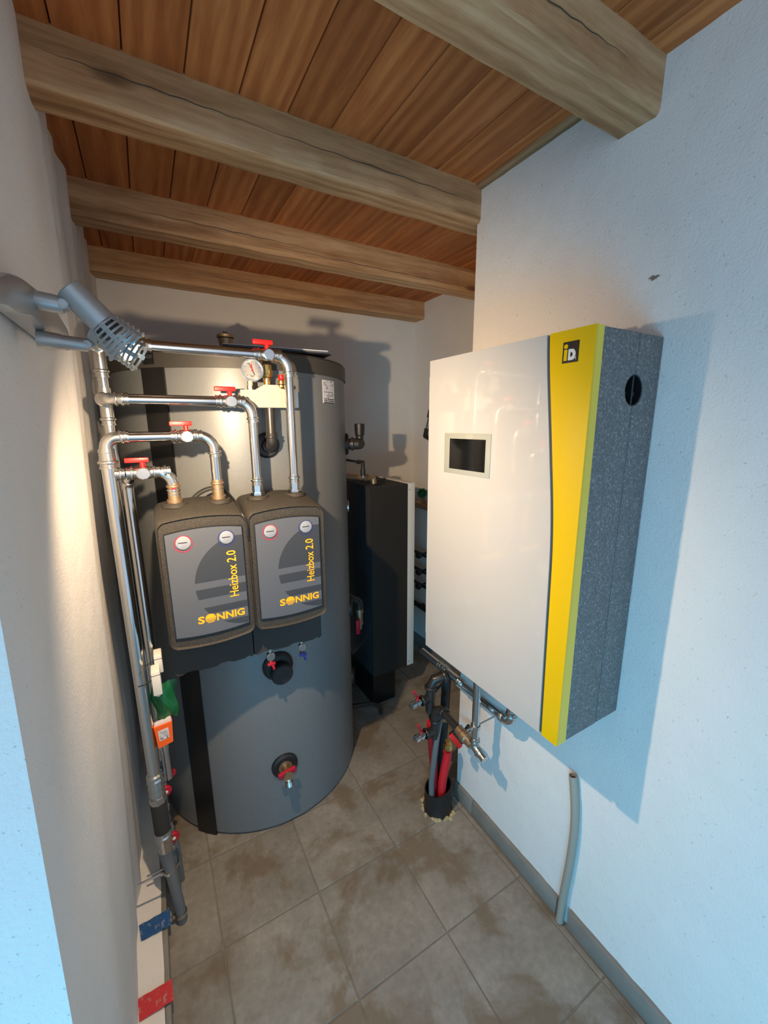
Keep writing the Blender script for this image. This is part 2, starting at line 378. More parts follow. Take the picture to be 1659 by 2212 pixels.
# skirting on the right, in pieces as laid, gap for the conduit
def skirting(name, y0, y1, x0=XR-.0145):
    return single(name, MB().box((x0, y0, .001), (XR+.002, y1, .074), .0012), M['skirt'], kind='structure')
sk = thing('baseboard_right', None, None, (XR, .6, 0), kind='structure')
for a, b in ((-.45, -.10), (-.097, .20), (.203, .622), (.668, 1.10), (1.103, YC-.004)):
    part('skirting_tile', MB().box((XR-.0145, a, .001), (XR+.002, b, .074), .0012), M['skirt'], sk)
sk2 = thing('baseboard_alcove', None, None, (XA, 1.8, 0), kind='structure')
for a, b in ((1.24, 1.6), (1.603, 2.0), (2.003, 2.5)):
    part('skirting_tile', MB().box((XA-.013, a, .001), (XA+.002, b, .074), .0012), M['skirt'], sk2)
# ceiling boards
ce = single('ceiling', MB().box((-2.0, -.35, ZC+.022), (2.0, 2.8, ZC+.06)), M['board'], kind='structure', smooth=0)
bw = .1215; x = -.075 - bw*1
k = 0
while x < 1.75:
    a, b = x, x + bw; g = .0020
    m = MB(); y0, y1 = -.35, YB+.1
    m.add([(a+g, y0, ZC+.001), (a+g*2.4, y0, ZC), (b-g*2.4, y0, ZC), (b-g, y0, ZC+.001), (b-g, y0, ZC+.024), (a+g, y0, ZC+.024), (a+g*.3,y0,ZC+.008), (b-g*.3,y0,ZC+.008)] +
          [(a+g, y1, ZC+.001), (a+g*2.4, y1, ZC), (b-g*2.4, y1, ZC), (b-g, y1, ZC+.001), (b-g, y1, ZC+.024), (a+g, y1, ZC+.024), (a+g*.3,y1,ZC+.008), (b-g*.3,y1,ZC+.008)],
          [(1, 2, 10, 9), (0, 1, 9, 8), (2, 3, 11, 10), (3, 7, 15, 11), (7, 4, 12, 15), (0, 8, 14, 6), (6, 14, 13, 5), (5, 13, 12, 4), (5, 4, 7, 3, 2, 1, 0, 6)])
    part('board', m, M['board'], ce, smooth=20); x += bw; k += 1
# beams
def beam(y0, y1, zb, x0, x1, label, wane=.012, seed=0, ends=()):
    r = random.Random(seed); n = 60; m = MB(); prof = []
    for i in range(n+1):
        X = x0 + (x1-x0)*i/n; w = wane*(.7+.3*math.sin(i*.13+seed)+.15*math.sin(i*.41+seed*2)) ; w = max(.002, w); j = .0008*math.sin(i*.9+seed)
        prof.append([(X, y0+j, ZC+.005), (X, y0+j, zb+w), (X, y0+w*.35, zb+w*.35), (X, y0+w*.8, zb+j), (X, y1-.006, zb+j), (X, y1, zb+.006), (X, y1, ZC+.005)])
    L = len(prof[0]); vs = [p for row in prof for p in row]
    m.add(vs, [(i*L+k, (i+1)*L+k, (i+1)*L+k+1, i*L+k+1) for i in range(n) for k in range(L-1)] + [tuple(range(L)), tuple(n*L+k for k in range(L-1, -1, -1))])
    o = single('ceiling_beam', m, M['beam'], label, 'beam', smooth=25)
    # long drying cracks, thin dark wedges let into the face
    c = MB()
    for (xa, xb, z0, dz) in ends:
        q = 26
        pts = [(xa + (xb-xa)*i/q, z0 + dz*i/q + .0015*math.sin(i*1.7)) for i in range(q+1)]
        up = [(x_, z_ + .0011*math.sin(PI*(i+.5)/(q+1))) for i, (x_, z_) in enumerate(pts)]; dn = [(x_, z_ - .0011*math.sin(PI*(i+.5)/(q+1))) for i, (x_, z_) in enumerate(pts)]
        c.add([(x_, y0-.0012, z_) for x_, z_ in up] + [(x_, y0-.0012, z_) for x_, z_ in dn], [(i, i+1, q+2+i, q+1+i) for i in range(q)])
    if ends: part('drying_crack', c, M['lampdark'], o)
    return o
beam(.629, .730, 2.378, -.25, 1.11, 'pale rough timber beam nearest the viewer, ending in the right wall', .010, 1, ((.55, .95, 2.43, .004),))
beam(1.206, 1.300, 2.378, -.25, 1.75, 'second timber beam, meeting the corner of the right wall, with a long crack', .008, 2, ((-.12, .35, 2.442, -.004), (.3, 1.07, 2.436, -.002)))
beam(1.810, 1.905, 2.378, -.25, 1.75, 'third timber beam with a wavy waney lower edge', .016, 3, ((.0, .7, 2.43, -.006), (.5, 1.6, 2.405, -.004)))
beam(2.405, 2.515, 2.385, -.25, 1.74, 'darkest timber beam lying against the back wall', .008, 4, ((.3, .9, 2.44, 0),))
single('trim_2', MB().box((XR-.026, .732, ZC-.012), (XR+.002, 1.205, ZC+.002), .002), M['batten'], kind='structure')
# chip in the plaster of the right wall
m = MB(); c0 = V((XR-.0016, .605, 2.037))
poly = [(math.cos(a)*(.010+.004*math.sin(3*a)), math.sin(a)*(.0045+.002*math.cos(5*a))) for a in [2*PI*i/16 for i in range(16)]]
m.prism(poly, atX(1412, 600, XR-.0025), (0, 1, 0), (0, 0, 1), (1, 0, 0), .002)
single('plaster_chip', m, M['hole'], 'small grey chipped spot high on the white right wall', 'wall mark')

# ------------------------------------------------------------------ hot water tank
tank = thing('storage_tank', 'tall round grey buffer tank with dark lid and black seam strip', 'tank', (TC.x, TC.y, 0))
part('jacket', MB().lathe((TC.x, TC.y, .004), (0, 0, 1), [(0, TR-.01), (.01, TR), (1.95-.06, TR)], 128), M['tank'], tank)
part('lid', MB().lathe((TC.x, TC.y, 1.886), (0, 0, 1), [(0, TR), (0, TR+.006), (.055, TR+.006), (.063, TR), (.068, TR-.03), (.072, .1)], 128), M['tankcap'], tank, 'anthracite lid')
def patch(t0, t1, z0, z1, r0, r1, n=8):
    m = MB(); q = [t0 + (t1-t0)*i/n for i in range(n+1)]
    vs = [tk(t, z, r) for t in q for z, r in ((z0, r0), (z0, r1), (z1, r1), (z1, r0))]
    return m.add(vs, [(i*4+k, (i+1)*4+k, (i+1)*4+k+1, i*4+k+1) for i in range(n) for k in range(3)] + [(0, 1, 2, 3), (n*4+3, n*4+2, n*4+1, n*4)])
t0 = math.radians(-139.5); t1 = math.radians(-128.8)
part('seam_strip', patch(t0, t1, .004, 1.888, TR-.005, TR+.007, 6), M['strip'], tank, 'black seam strip')
a0, za = on_tank(696, 820); a1, zb = on_tank(722, 872)
pl = part('type_plate', patch(a0, a1, zb, za, TR-.001, TR+.0012, 5), M['paper'], tank, 'white type plate')
def plate_lines(a0, a1, z0, z1, parent):
    m = MB(); r = random.Random(2); n = 13; h = (z0-z1)/n
    for i in range(n):
        zz = z0 - h*(i+.75); th = h*.16 if i < n-3 else h*.3; x = a0 + (a1-a0)*.08
        while x < a0 + (a1-a0)*.9:
            w = (a1-a0)*r.uniform(.05, .2)
            if r.random() < (.35 if i > 0 else .6) or i >= n-3: q = patch(x, min(x+w, a0+(a1-a0)*.92), zz-th, zz+th, TR+.001, TR+.0018, 1); m.add(q.v, q.f)
            x += w + (a1-a0)*.04
    part('printed_lines', m, M['ink'], parent)['kind'] = 'stuff'
plate_lines(a0, a1, za, zb, pl)
a2, z2 = on_tank(311, 760); a3, z3 = on_tank(336, 787)
pl = part('lid_badge', patch(a2, a3, z3, z2, TR+.005, TR+.0085, 3), M['strip'], tank, 'small dark badge on the lid')
tm = (a2+a3)/2; nrm = V((math.cos(tm), math.sin(tm), 0)); rt = V((-math.sin(tm), math.cos(tm), 0))
tt = text('co', .022, tk(tm, (z2+z3)/2-.002, TR+.009) - rt*.004, rt, (0, 0, 1)); part('badge_letters', tt, M['plate'], pl)
# rosettes round the ports
def rosette(th, z, r, name='port_rosette', t=.012):
    n = V((math.cos(th), math.sin(th), 0)); p = tk(th, z, TR-.006)
    return part(name, MB().lathe(p, n, [(0, r), (.008, r), (.008+t*.5, r*.97), (.008+t, r*.82), (.008+t, r*.5), (.010, r*.48)], 32), M['black'], tank, 'black rosette'), n
th, z = on_tank(600, 1437); _, n_ = rosette(th, z, .060, t=.016)
p = tk(th, z, TR); th, z = on_tank(604, 1445)
part('port_plug', MB().lathe(tk(th, z, TR), V((math.cos(th), math.sin(th), -.0)), [(0, .043), (.045, .042), (.05, .038), (.05, .0)], 32), M['black'], tank, 'round black plug')
th4, z4 = on_tank(615, 1652); _, n4 = rosette(th4, z4, .055)
thp, zp = on_tank(576, 962); _, np_ = rosette(thp, zp, .045)
rosette(math.radians(-24), 1.612, .05); rosette(math.radians(-25), .80, .05); rosette(math.radians(-22), .40, .045)
# drain tap on the lower port
tp = tk(th4, z4, TR); tap = thing('drain_tap', 'red-handled drain tap low on the front of the grey tank', 'valve', tp)
part('tap_body', MB().lathe(tp + n4*.004, n4, [(0, .028), (.012, .028), (.014, .017), (.055, .017), (.058, .020), (.066, .020)], 24), M['bronze'], tap)
sd = V((-n4.y, n4.x, 0))
part('handle', MB().obox(tp + n4*.052 - sd*.038 + V((0,0,.0)), tp + n4*.052 + sd*.034 + V((0,0,.014)), .014, .026, (0, 0, 1), .004), M['crimson'], tap, 'red handle')
part('spout', MB().lathe(tp + n4*.05, n4*.5 + V((0, 0, -1)), [(0, .012), (.028, .012), (.03, .016), (.048, .016), (.05, .012), (.05, .008)], 20), M['fitting'], tap)

# air vent and papers on top of the tank
pv = V(at(488, 742, 1.85)); pv.z = 1.955
av = thing('automatic_air_vent', 'dull brass automatic air vent standing on the tank lid', 'air vent', pv)
part('vent_body', MB().lathe(pv, (0, 0, 1), [(0, .018), (.012, .018), (.013, .016), (.045, .016), (.046, .022), (.05, .023), (.088, .029), (.092, .033), (.102, .033), (.105, .028)], 24), M['bronze'], av)
part('vent_cap', MB().lathe(pv + V((0, 0, .1)), (0, 0, 1), [(0, .008), (.014, .008), (.016, .005)], 16), M['black'], av)
# stacked documents
def sheet(z, x0, x1, y0, y1, rot, th, mat, label, name='document_folder', grp=None):
    c = V(((x0+x1)/2, (y0+y1)/2, z)); m = MB().box((x0-c.x, y0-c.y, 0), (x1-c.x, y1-c.y, th), min(th*.3, .001))
    R = Matrix.Rotation(rot, 3, 'Z'); Tt = Matrix.Rotation(math.radians(0), 3, 'X'); m.v = [R @ p + c for p in m.v]
    return single(name, m, mat, label, 'document', grp)
zz = 1.9615
sheet(zz, .30, .66, 1.55, 1.80, -.04, .004, M['strip'], 'black folder lying lowest in the pile on the tank lid')
sheet(zz+.0045, .285, .655, 1.545, 1.79, -.05, .005, M['plate'], 'grey booklet in the middle of the pile on the tank')
sheet(zz+.010, .27, .645, 1.54, 1.78, -.07, .003, M['paper'], 'white sheet set uppermost in the pile on the tank', 'document_stack')

# ------------------------------------------------------------------ pipes
YP = 1.36
def fillet(pts, R, n=8):
    "returns list of ('s', p0, p1) straights and ('e', [arc points]) bends"
    pts = [V(p) for p in pts]; out = []; cur = pts[0]
    Rs = list(R) if isinstance(R, (list, tuple)) else [R]*len(pts)
    for i in range(1, len(pts)-1):
        R = Rs[i-1]
        a = (pts[i-1]-pts[i]).normalized(); b = (pts[i+1]-pts[i]).normalized(); ang = a.angle(b)
        d = R/math.tan(ang/2); s = pts[i]+a*d; e = pts[i]+b*d; c = pts[i] + (a+b).normalized()*(R/math.sin(ang/2))
        arc = []
        u = (s-c); w = (e-c); tot = u.angle(w)
        for k in range(n+1):
            t = k/n; arc.append(c + (u*math.sin((1-t)*tot) + w*math.sin(t*tot))/math.sin(tot))
        out.append(('s', cur, s)); out.append(('e', arc)); cur = e
    out.append(('s', cur, pts[-1])); return out
def socket(m, p, d, r, L=.022):
    "press socket: sleeve with a thick bead, starts at p going along d"
    d = V(d).normalized(); m.lathe(V(p), d, [(0, r*1.12), (L*.25, r*1.12), (L*.32, r*1.34), (L*.42, r*1.38), (L*.52, r*1.34), (L*.58, r*1.14), (L*.82, r*1.14), (L*.84, r*1.24), (L, r*1.24), (L, r*1.0)], 24)
def run(label, pts, r, R=.03, mat='steel', emat='fitting', name='pipe_run', cat='pipe', group=None, sock=True):
    t = thing(name, label, cat, pts[0], group); seq = fillet(pts, R) if len(pts) > 2 else [('s', V(pts[0]), V(pts[1]))]
    for s in seq:
        if s[0] == 's':
            if (s[2]-s[1]).length > .006: part('pipe', MB().tube([s[1], s[2]], r, 24), M[mat], t)
        else:
            m = MB().tube(s[1], r*1.12, 24)
            if sock:
                a = s[1]; socket(m, a[0], a[0]-a[1], r); socket(m, a[-1], a[-1]-a[-2], r)
            part('elbow', m, M[emat], t)
    return t
def coupling(parent, p, d, r, mat='fitting', name='press_coupling', L=.05):
    d = V(d).normalized(); m = MB(); socket(m, V(p), d, r, L/2); socket(m, V(p), -d, r, L/2); return part(name, m, M[mat], parent)
def ball_valve(p, label, r=.0145):
    "axis along X, disc towards the viewer, T handle above"
    p = V(p); t = thing('ball_valve', label, 'valve', p, 'ball valves above the pump groups'); m = MB()
    socket(m, p + V((-.018, 0, 0)), (-1, 0, 0), r, .024); socket(m, p + V((.018, 0, 0)), (1, 0, 0), r, .024)
    m.lathe(p - V((.02, 0, 0)), (1, 0, 0), [(0, r*1.05), (.006, r*1.25), (.034, r*1.25), (.04, r*1.05)], 20)
    part('valve_body', m, M['fitting'], t)
    part('cover_disc', MB().lathe(p + V((0, -.010, -.001)), (0, -1, 0), [(0, .016), (.008, .018), (.012, .018), (.0135, .0155)], 10), M['fitting'], t, 'ten-sided nickel cover', )
    part('stem', MB().cyl(p + V((0, 0, .012)), p + V((0, 0, .033)), .007, 12), M['red'], t)
    h = MB().box(p + V((-.043, -.009, .030)), p + V((.017, .009, .043)), .002)
    for i in range(8): h.box(p + V((-.040 + i*.0045, -.0105, .0315)), p + V((-.0385 + i*.0045, -.0085, .0415)))
    part('handle', h, M['red'], t, 'ribbed red handle'); return t
rp = .0145
# horizontal levels and drop positions from the photograph
zA = at(310, 1021, YP).z; zB = at(350, 943, YP).z; zC_ = at(400, 865, YP).z; zD = at(450, 757, YP).z
xA = at(376, 1065, YP).x; xB = at(470, 1050, YP).x; xC = at(556, 1050, YP).x; xD = at(636, 1050, YP).x
ZT = 1.475
XV1, XV2, XV3 = -.098, -.089, -.062
YV2 = 1.46; YV3 = 1.415
vA = at(310, 1021, YP).x; vB = at(403, 941, YP).x; vC = at(497, 864, YP).x; vD = at(577, 756, YP).x
r1 = run('lowest and shortest steel pipe run, bending down into the left pump box', [(XV3, YP+.055, .62), (XV3, YP+.055, zA-.035), (XV3+.012, YP+.02, zA-.005), (XV3+.05, YP, zA), (xA, YP, zA), (xA, YP, ZT-.01)], rp, [.03, .012, .018, .042], sock=False)
for p, d in ((V((vA-.045, YP, zA)), (-1, 0, 0)), (V((vA+.045, YP, zA)), (1, 0, 0)), (V((xA, YP, zA-.046)), (0, 0, -1))):
    m = MB(); socket(m, p, d, rp, .024); part('press_ring', m, M['fitting'], r1)
part('red_mark', MB().box((xA-.006, YP-.0175, zA-.052), (xA+.006, YP-.0160, zA-.046)), M['crimson'], r1)
r2 = run('thickest left standing pipe turning right above the lowest run into the left pump box', [(XV1, YP, .575), (XV1, YP, zB), (xB, YP, zB), (xB, YP, ZT-.01)], rp*1.0, [.03, .042])
# the standing part is a wider pipe
part('riser', MB().tube([(XV1, YP, .57), (XV1, YP, zB-.065)], .0185, 28), M['steel'], r2)
m = MB(); socket(m, (XV1, YP, zB-.055), (0, 0, -1), .018, .03); m.tube([(XV1, YP, zB-.06), (XV1, YP, zB-.03)], .019, 24); part('reducer', m, M['fitting'], r2)
r3 = run('second highest steel pipe run, bending down into the right pump box', [(XV2, YV2, zC_), (XV2, YP, zC_), (xC, YP, zC_), (xC, YP, ZT-.01)], rp, [.022, .042])
r4 = run('highest steel pipe run, crossing in front of the tank lid', [(XV2, YV2, zD+.0), (XV2, YP, zD), (xD, YP, zD), (xD, YP, ZT-.01)], rp, [.022, .042])
r5 = run('standing steel pipe behind the thickest one, feeding both upper runs', [(XV2, YV2, .55), (XV2, YV2, zD)], .0145)
m = MB(); m.tube([(XV2, YV2, zC_-.05), (XV2, YV2, zC_+.035)], .0175, 24); m.tube([(XV2, YV2, zC_), (XV2, YV2-.03, zC_)], .017, 20); socket(m, (XV2, YV2, zC_-.04), (0, 0, -1), .0155, .03); part('tee', m, M['fitting'], r5)
m = MB(); m.tube([(XV2, YV2, zD-.06), (XV2, YV2, zD)], .0175, 24); m.lathe((XV2, YV2, zD), (0, 0, 1), [(0, .0175), (.008, .016), (.015, .008)], 20); m.tube([(XV2, YV2, zD), (XV2, YV2-.03, zD)], .017, 20); socket(m, (XV2, YV2, zD-.05), (0, 0, -1), .0155, .03); part('tee', m, M['fitting'], r5)
for (xx, zz_, rr) in ((vA, zA, None), (vB, zB, r2), (vC, zC_, r3), (vD, zD, r4)): pass
ball_valve((vA, YP, zA), 'red-handled ball valve lowest of four, over the left pump box', rp)
ball_valve((vB, YP, zB), 'red-handled ball valve second from the bottom of four', rp)
ball_valve((vC, YP, zC_), 'red-handled ball valve second from the top, left of the pressure gauge', rp)
ball_valve((vD, YP, zD), 'red-handled ball valve topmost of four, in front of the papers', rp)
for rr, px_ in ((r2, 282), (r3, 282), (r4, 330)):
    zq = {r2: zB, r3: zC_, r4: zD}[rr]; p = at(px_, {r2: 945, r3: 865, r4: 750}[rr], YP); m = MB(); socket(m, (p.x-.03, YP, zq), (1, 0, 0), rp, .026); part('press_ring', m, M['fitting'], rr)
for xx, rr in ((xC, r3), (xD, r4), (xA, r1), (xB, r2)):
    mt = 'fitting' if rr in (r3, r4) else 'bronze'
    m = MB(); socket(m, (xx, YP, ZT+.060), (0, 0, -1), rp, .026); part('press_ring', m, M['fitting' if rr in (r3, r4) else 'bronze'], rr)
    m = MB().lathe((xx, YP, ZT-.004), (0, 0, 1), [(0, rp*1.5), (.014, rp*1.5), (.015, rp*1.2), (.036, rp*1.2)], 6 if rr in (r3, r4) else 16); part('union_nut', m, M[mt], rr)
# lower end of the thick riser: union, foam, union, black clip, grey pipe bending to the floor
q = V((XV1, YP, 0))
lw = thing('lower_riser', 'grey lower end of the thickest left pipe with black foam sleeve', 'pipe', (-.075, 1.32, 0))
m = MB(); z0 = .585; m.lathe((XV1, YP, z0), (0, 0, -1), [(0, .019), (.005, .024), (.012, .0245), (.016, .022), (.022, .025), (.03, .025), (.034, .021), (.05, .024), (.056, .0245), (.06, .022), (.07, .024), (.08, .0245), (.082, .0215), (.09, .022)], 28); part('union', m, M['fitting'], lw)
part('hexagon_nut', MB().lathe((XV1, YP, z0-.088), (0, 0, -1), [(0, .0255), (.022, .0255)], 8), M['fitting'], lw)
part('foam_sleeve', MB().lathe((XV1, YP, z0-.108), (0, 0, -1), [(0, .023), (.01, .0245), (.118, .0245), (.122, .022)], 28), M['epp2'], lw, 'black foam sleeve')
z1 = z0-.228
part('union', MB().lathe((XV1, YP, z1), (0, 0, -1), [(0, .0255), (.012, .0265), (.016, .024), (.02, .027), (.045, .027), (.05, .025), (.056, .025), (.06, .0235), (.082, .023)], 28), M['fitting'], lw)
part('foot_pipe', MB().tube([(XV1, YP, z1-.08), (XV1, YP, z1-.11), (XV1+.006, YP-.012, z1-.15), (-.083, 1.33, .12), (-.077, 1.315, .05), (-.076, 1.312, .002)], [.024, .021, .018, .0165, .0165, .0165], 24), M['greyfoam'], lw, 'grey lower pipe')
def clamp(name, p, r, wallx, label, cat='pipe clamp'):
    p = V(p); t = thing(name, label, cat, p); part('band', MB().lathe(p - V((0, 0, .006)), (0, 0, 1), [(0, r), (0, r+.003), (.012, r+.003), (.012, r)], 24, False), M['fitting'], t)
    part('threaded_rod', MB().cyl((wallx, p.y, p.z), (p.x-r, p.y, p.z), .0035, 10), M['fitting'], t); part('lug', MB().box((p.x-r-.012, p.y-.006, p.z-.006), (p.x-r, p.y+.006, p.z+.006), .001), M['fitting'], t)
clamp('pipe_clamp', (-.092, 1.348, .195), .0175, -.19, 'upper steel clamp with rod holding the grey foot pipe')
clamp('pipe_clamp', (-.0765, 1.313, .035), .0170, -.11, 'lower steel clamp close to the floor on the grey foot pipe')
# rear lower pipes with red wheel valves
def wheel_valve(p, label, ax=(0, 0, 1)):
    p = V(p); t = thing('wheel_valve', label, 'valve', p); m = MB(); m.lathe(p - V((0, 0, .035)), (0, 0, 1), [(0, .017), (.012, .017), (.013, .013), (.022, .013), (.026, .019), (.044, .019), (.048, .013), (.058, .013), (.058, .017), (.07, .017)], 20); part('valve_body', m, M['fitting'], t)
    d = V((.30, -1, 0)).normalized(); part('stem', MB().cyl(p, p + d*.045, .006, 12), M['fitting'], t)
    h = MB().lathe(p + d*.036, d, [(0, .008), (.002, .0195), (.010, .0205), (.013, .018), (.014, .006)], 10); part('handwheel', h, M['crimson'], t, 'crimson handwheel')
    part('wheel_screw', MB().lathe(p + d*.049, d, [(0, .006), (.003, .006), (.005, .003)], 12), M['whitep'], t)
    return t
w1 = at(372, 1665, 1.52); w2 = at(353, 1702, 1.43); w3 = at(370, 1808, 1.40)
lo = thing('rear_riser', 'knotty nickel pipe with red wheels, behind the foam-sleeved riser', 'pipe', (w3.x, 1.43, 0))
def knobbly(z0, z1, x, y, r, n, rs):
    r_ = random.Random(rs); prof = [(0, r)]; t = 0; L = z0-z1
    while t < L-.02:
        s = r_.uniform(.008, .02); k = r_.choice([1.0, 1.15, 1.3, 1.4]); prof += [(t+.001, r*k), (t+s, r*k)]; t += s+.002
    prof.append((L, r)); return MB().lathe((x, y, z0), (0, 0, -1), prof, 20)
part('pipe', MB().tube([(XV3, YV3, .70), (XV3, YV3, .50)], .0125, 20), M['steel'], lo)
part('fittings', knobbly(.52, .32, w2.x-.006, 1.445, .0125, 6, 5), M['fitting'], lo)
part('flexible_hose', MB().tube([(w2.x-.006, 1.445, .33), (w3.x-.008, 1.435, .25), (w3.x-.004, 1.43, .10), (w3.x-.004, 1.43, .002)], .0125, 20), M['greyfoam'], lo)
part('fittings', knobbly(.30, .18, w3.x-.006, 1.435, .0125, 6, 9), M['fitting'], lo)
part('pipe', MB().tube([(XV2, YV2+.02, .66), (XV2, YV2+.02, .30), (XV2+.02, YV2, .15), (XV2+.02, YV2, .002)], .0125, 20), M['greyfoam'], lo)
wheel_valve((w1.x-.02, 1.55, w1.z), 'crimson wheel valve farthest back of the three beside the left wall')
wheel_valve((w2.x-.006, 1.448, w2.z+.004), 'crimson wheel valve beside the foam-sleeved riser, middle of the three')
wheel_valve((w3.x-.006, 1.437, w3.z), 'crimson wheel valve nearest the floor beside the left wall')
clamp('pipe_clamp', (w3.x-.004, 1.43, .12), .0135, -.17, 'steel clamp on the rear hose below the lowest crimson wheel')

# cable boxes, film bag and orange box hanging at the risers
def cable_box(px0, py0, px1, py1, Y, label, knob=True):
    a = at(px0, py0, Y); b = at(px1, py1, Y); t = thing('sensor_box', label, 'electrical box', (a.x, Y, b.z), 'white sensor boxes on the risers')
    part('housing', MB().box((a.x, Y, b.z), (b.x, Y+.05, a.z), .003), M['whitep'], t)
    part('lid_line', MB().box((a.x-.0006, Y-.0006, a.z-.012), (b.x+.0006, Y+.03, a.z-.0108)), M['ink'], t)
    part('cable_tie', MB().tube([(a.x, Y+.012, (a.z+b.z)/2+.01), (a.x-.02, Y+.004, (a.z+b.z)/2+.006), (a.x-.036, Y+.01, (a.z+b.z)/2+.002)], .0018, 8), M['black'], t)
    if knob: part('cable_gland', MB().lathe(((a.x+b.x)/2, Y+.02, b.z), (0, 0, -1), [(0, .009), (.008, .009), (.014, .004)], 16), M['whitep'], t)
cable_box(331, 1419, 354, 1452, 1.345, 'white sensor box upper of two strapped to the risers', False)
cable_box(325, 1455, 352, 1500, 1.30, 'white sensor box lower of two, just above the green bag')
# green film bag
a = at(326, 1482, 1.37); b = at(382, 1545, 1.37); m = MB(); nx, nz = 14, 12; r_ = random.Random(11); vs = []
for side in (0, 1):
    for i in range(nx+1):
        for k in range(nz+1):
            u, w = i/nx, k/nz; bulge = .016*math.sin(PI*u)*math.sin(PI*w)**.6
            x = a.x + (b.x-a.x)*u + .006*math.sin(w*7) + (.012*w if u > .8 else 0); z = b.z + (a.z-b.z)*w + .006*math.sin(u*9+1)*(1 if k in (0, nz) else .2)
            y = 1.37 + (bulge if side else -bulge) + .0035*math.sin(u*13+w*8)*math.sin(PI*u) + r_.uniform(-.0012, .0012)
            vs.append((x, y, z))
n1 = (nx+1)*(nz+1); fs = []
for s in (0, 1): fs += [(s*n1+i*(nz+1)+k, s*n1+(i+1)*(nz+1)+k, s*n1+(i+1)*(nz+1)+k+1, s*n1+i*(nz+1)+k+1) for i in range(nx) for k in range(nz)]
m.add(vs, fs); single('film_bag', m, M['green'], 'crumpled green plastic film bag hanging beside the left risers', 'bag', smooth=60)
a = at(333, 1557, 1.345); b = at(374, 1617, 1.345)
ob = thing('orange_carton', 'small orange carton with a white label hanging under the green bag', 'carton', (a.x, 1.345, b.z))
m = MB(); pts = [(0, 0), (.052, .008), (.058, .085), (.004, .075)]
o_ = at(343, 1618, 1.345); part('carton_body', MB().prism([(0, 0), (.043, .010), (.047, .083), (-.006, .078)], o_, (1, 0, 0), (0, 0, 1), (0, 1, 0), .03), M['orange'], ob)
lb = part('paper_label', MB().prism([(.006, .026), (.034, .031), (.034, .067), (.004, .063)], o_ - V((0, .0008, 0)), (1, 0, 0), (0, 0, 1), (0, 1, 0), .001), M['paper'], ob, 'white printed label')
m = MB(); r_ = random.Random(4)
for i in range(7):
    x = .008
    while x < .030:
        w = r_.uniform(.002, .006)
        if r_.random() < .8: m.box(o_ + V((x, -.0012, .031+i*.0045)), o_ + V((min(x+w, .032), -.0009, .031+i*.0045+(.0010 if i > 1 else .0022))))
        x += w + .0008
part('label_print', m, M['ink'], lb)['kind'] = 'stuff'
part('inner_flap', MB().prism([(-.004, .078), (.046, .082), (.044, .092), (-.003, .084)], o_ + V((0, .006, 0)), (1, 0, 0), (0, 0, 1), (0, 1, 0), .016), M['paper'], ob)

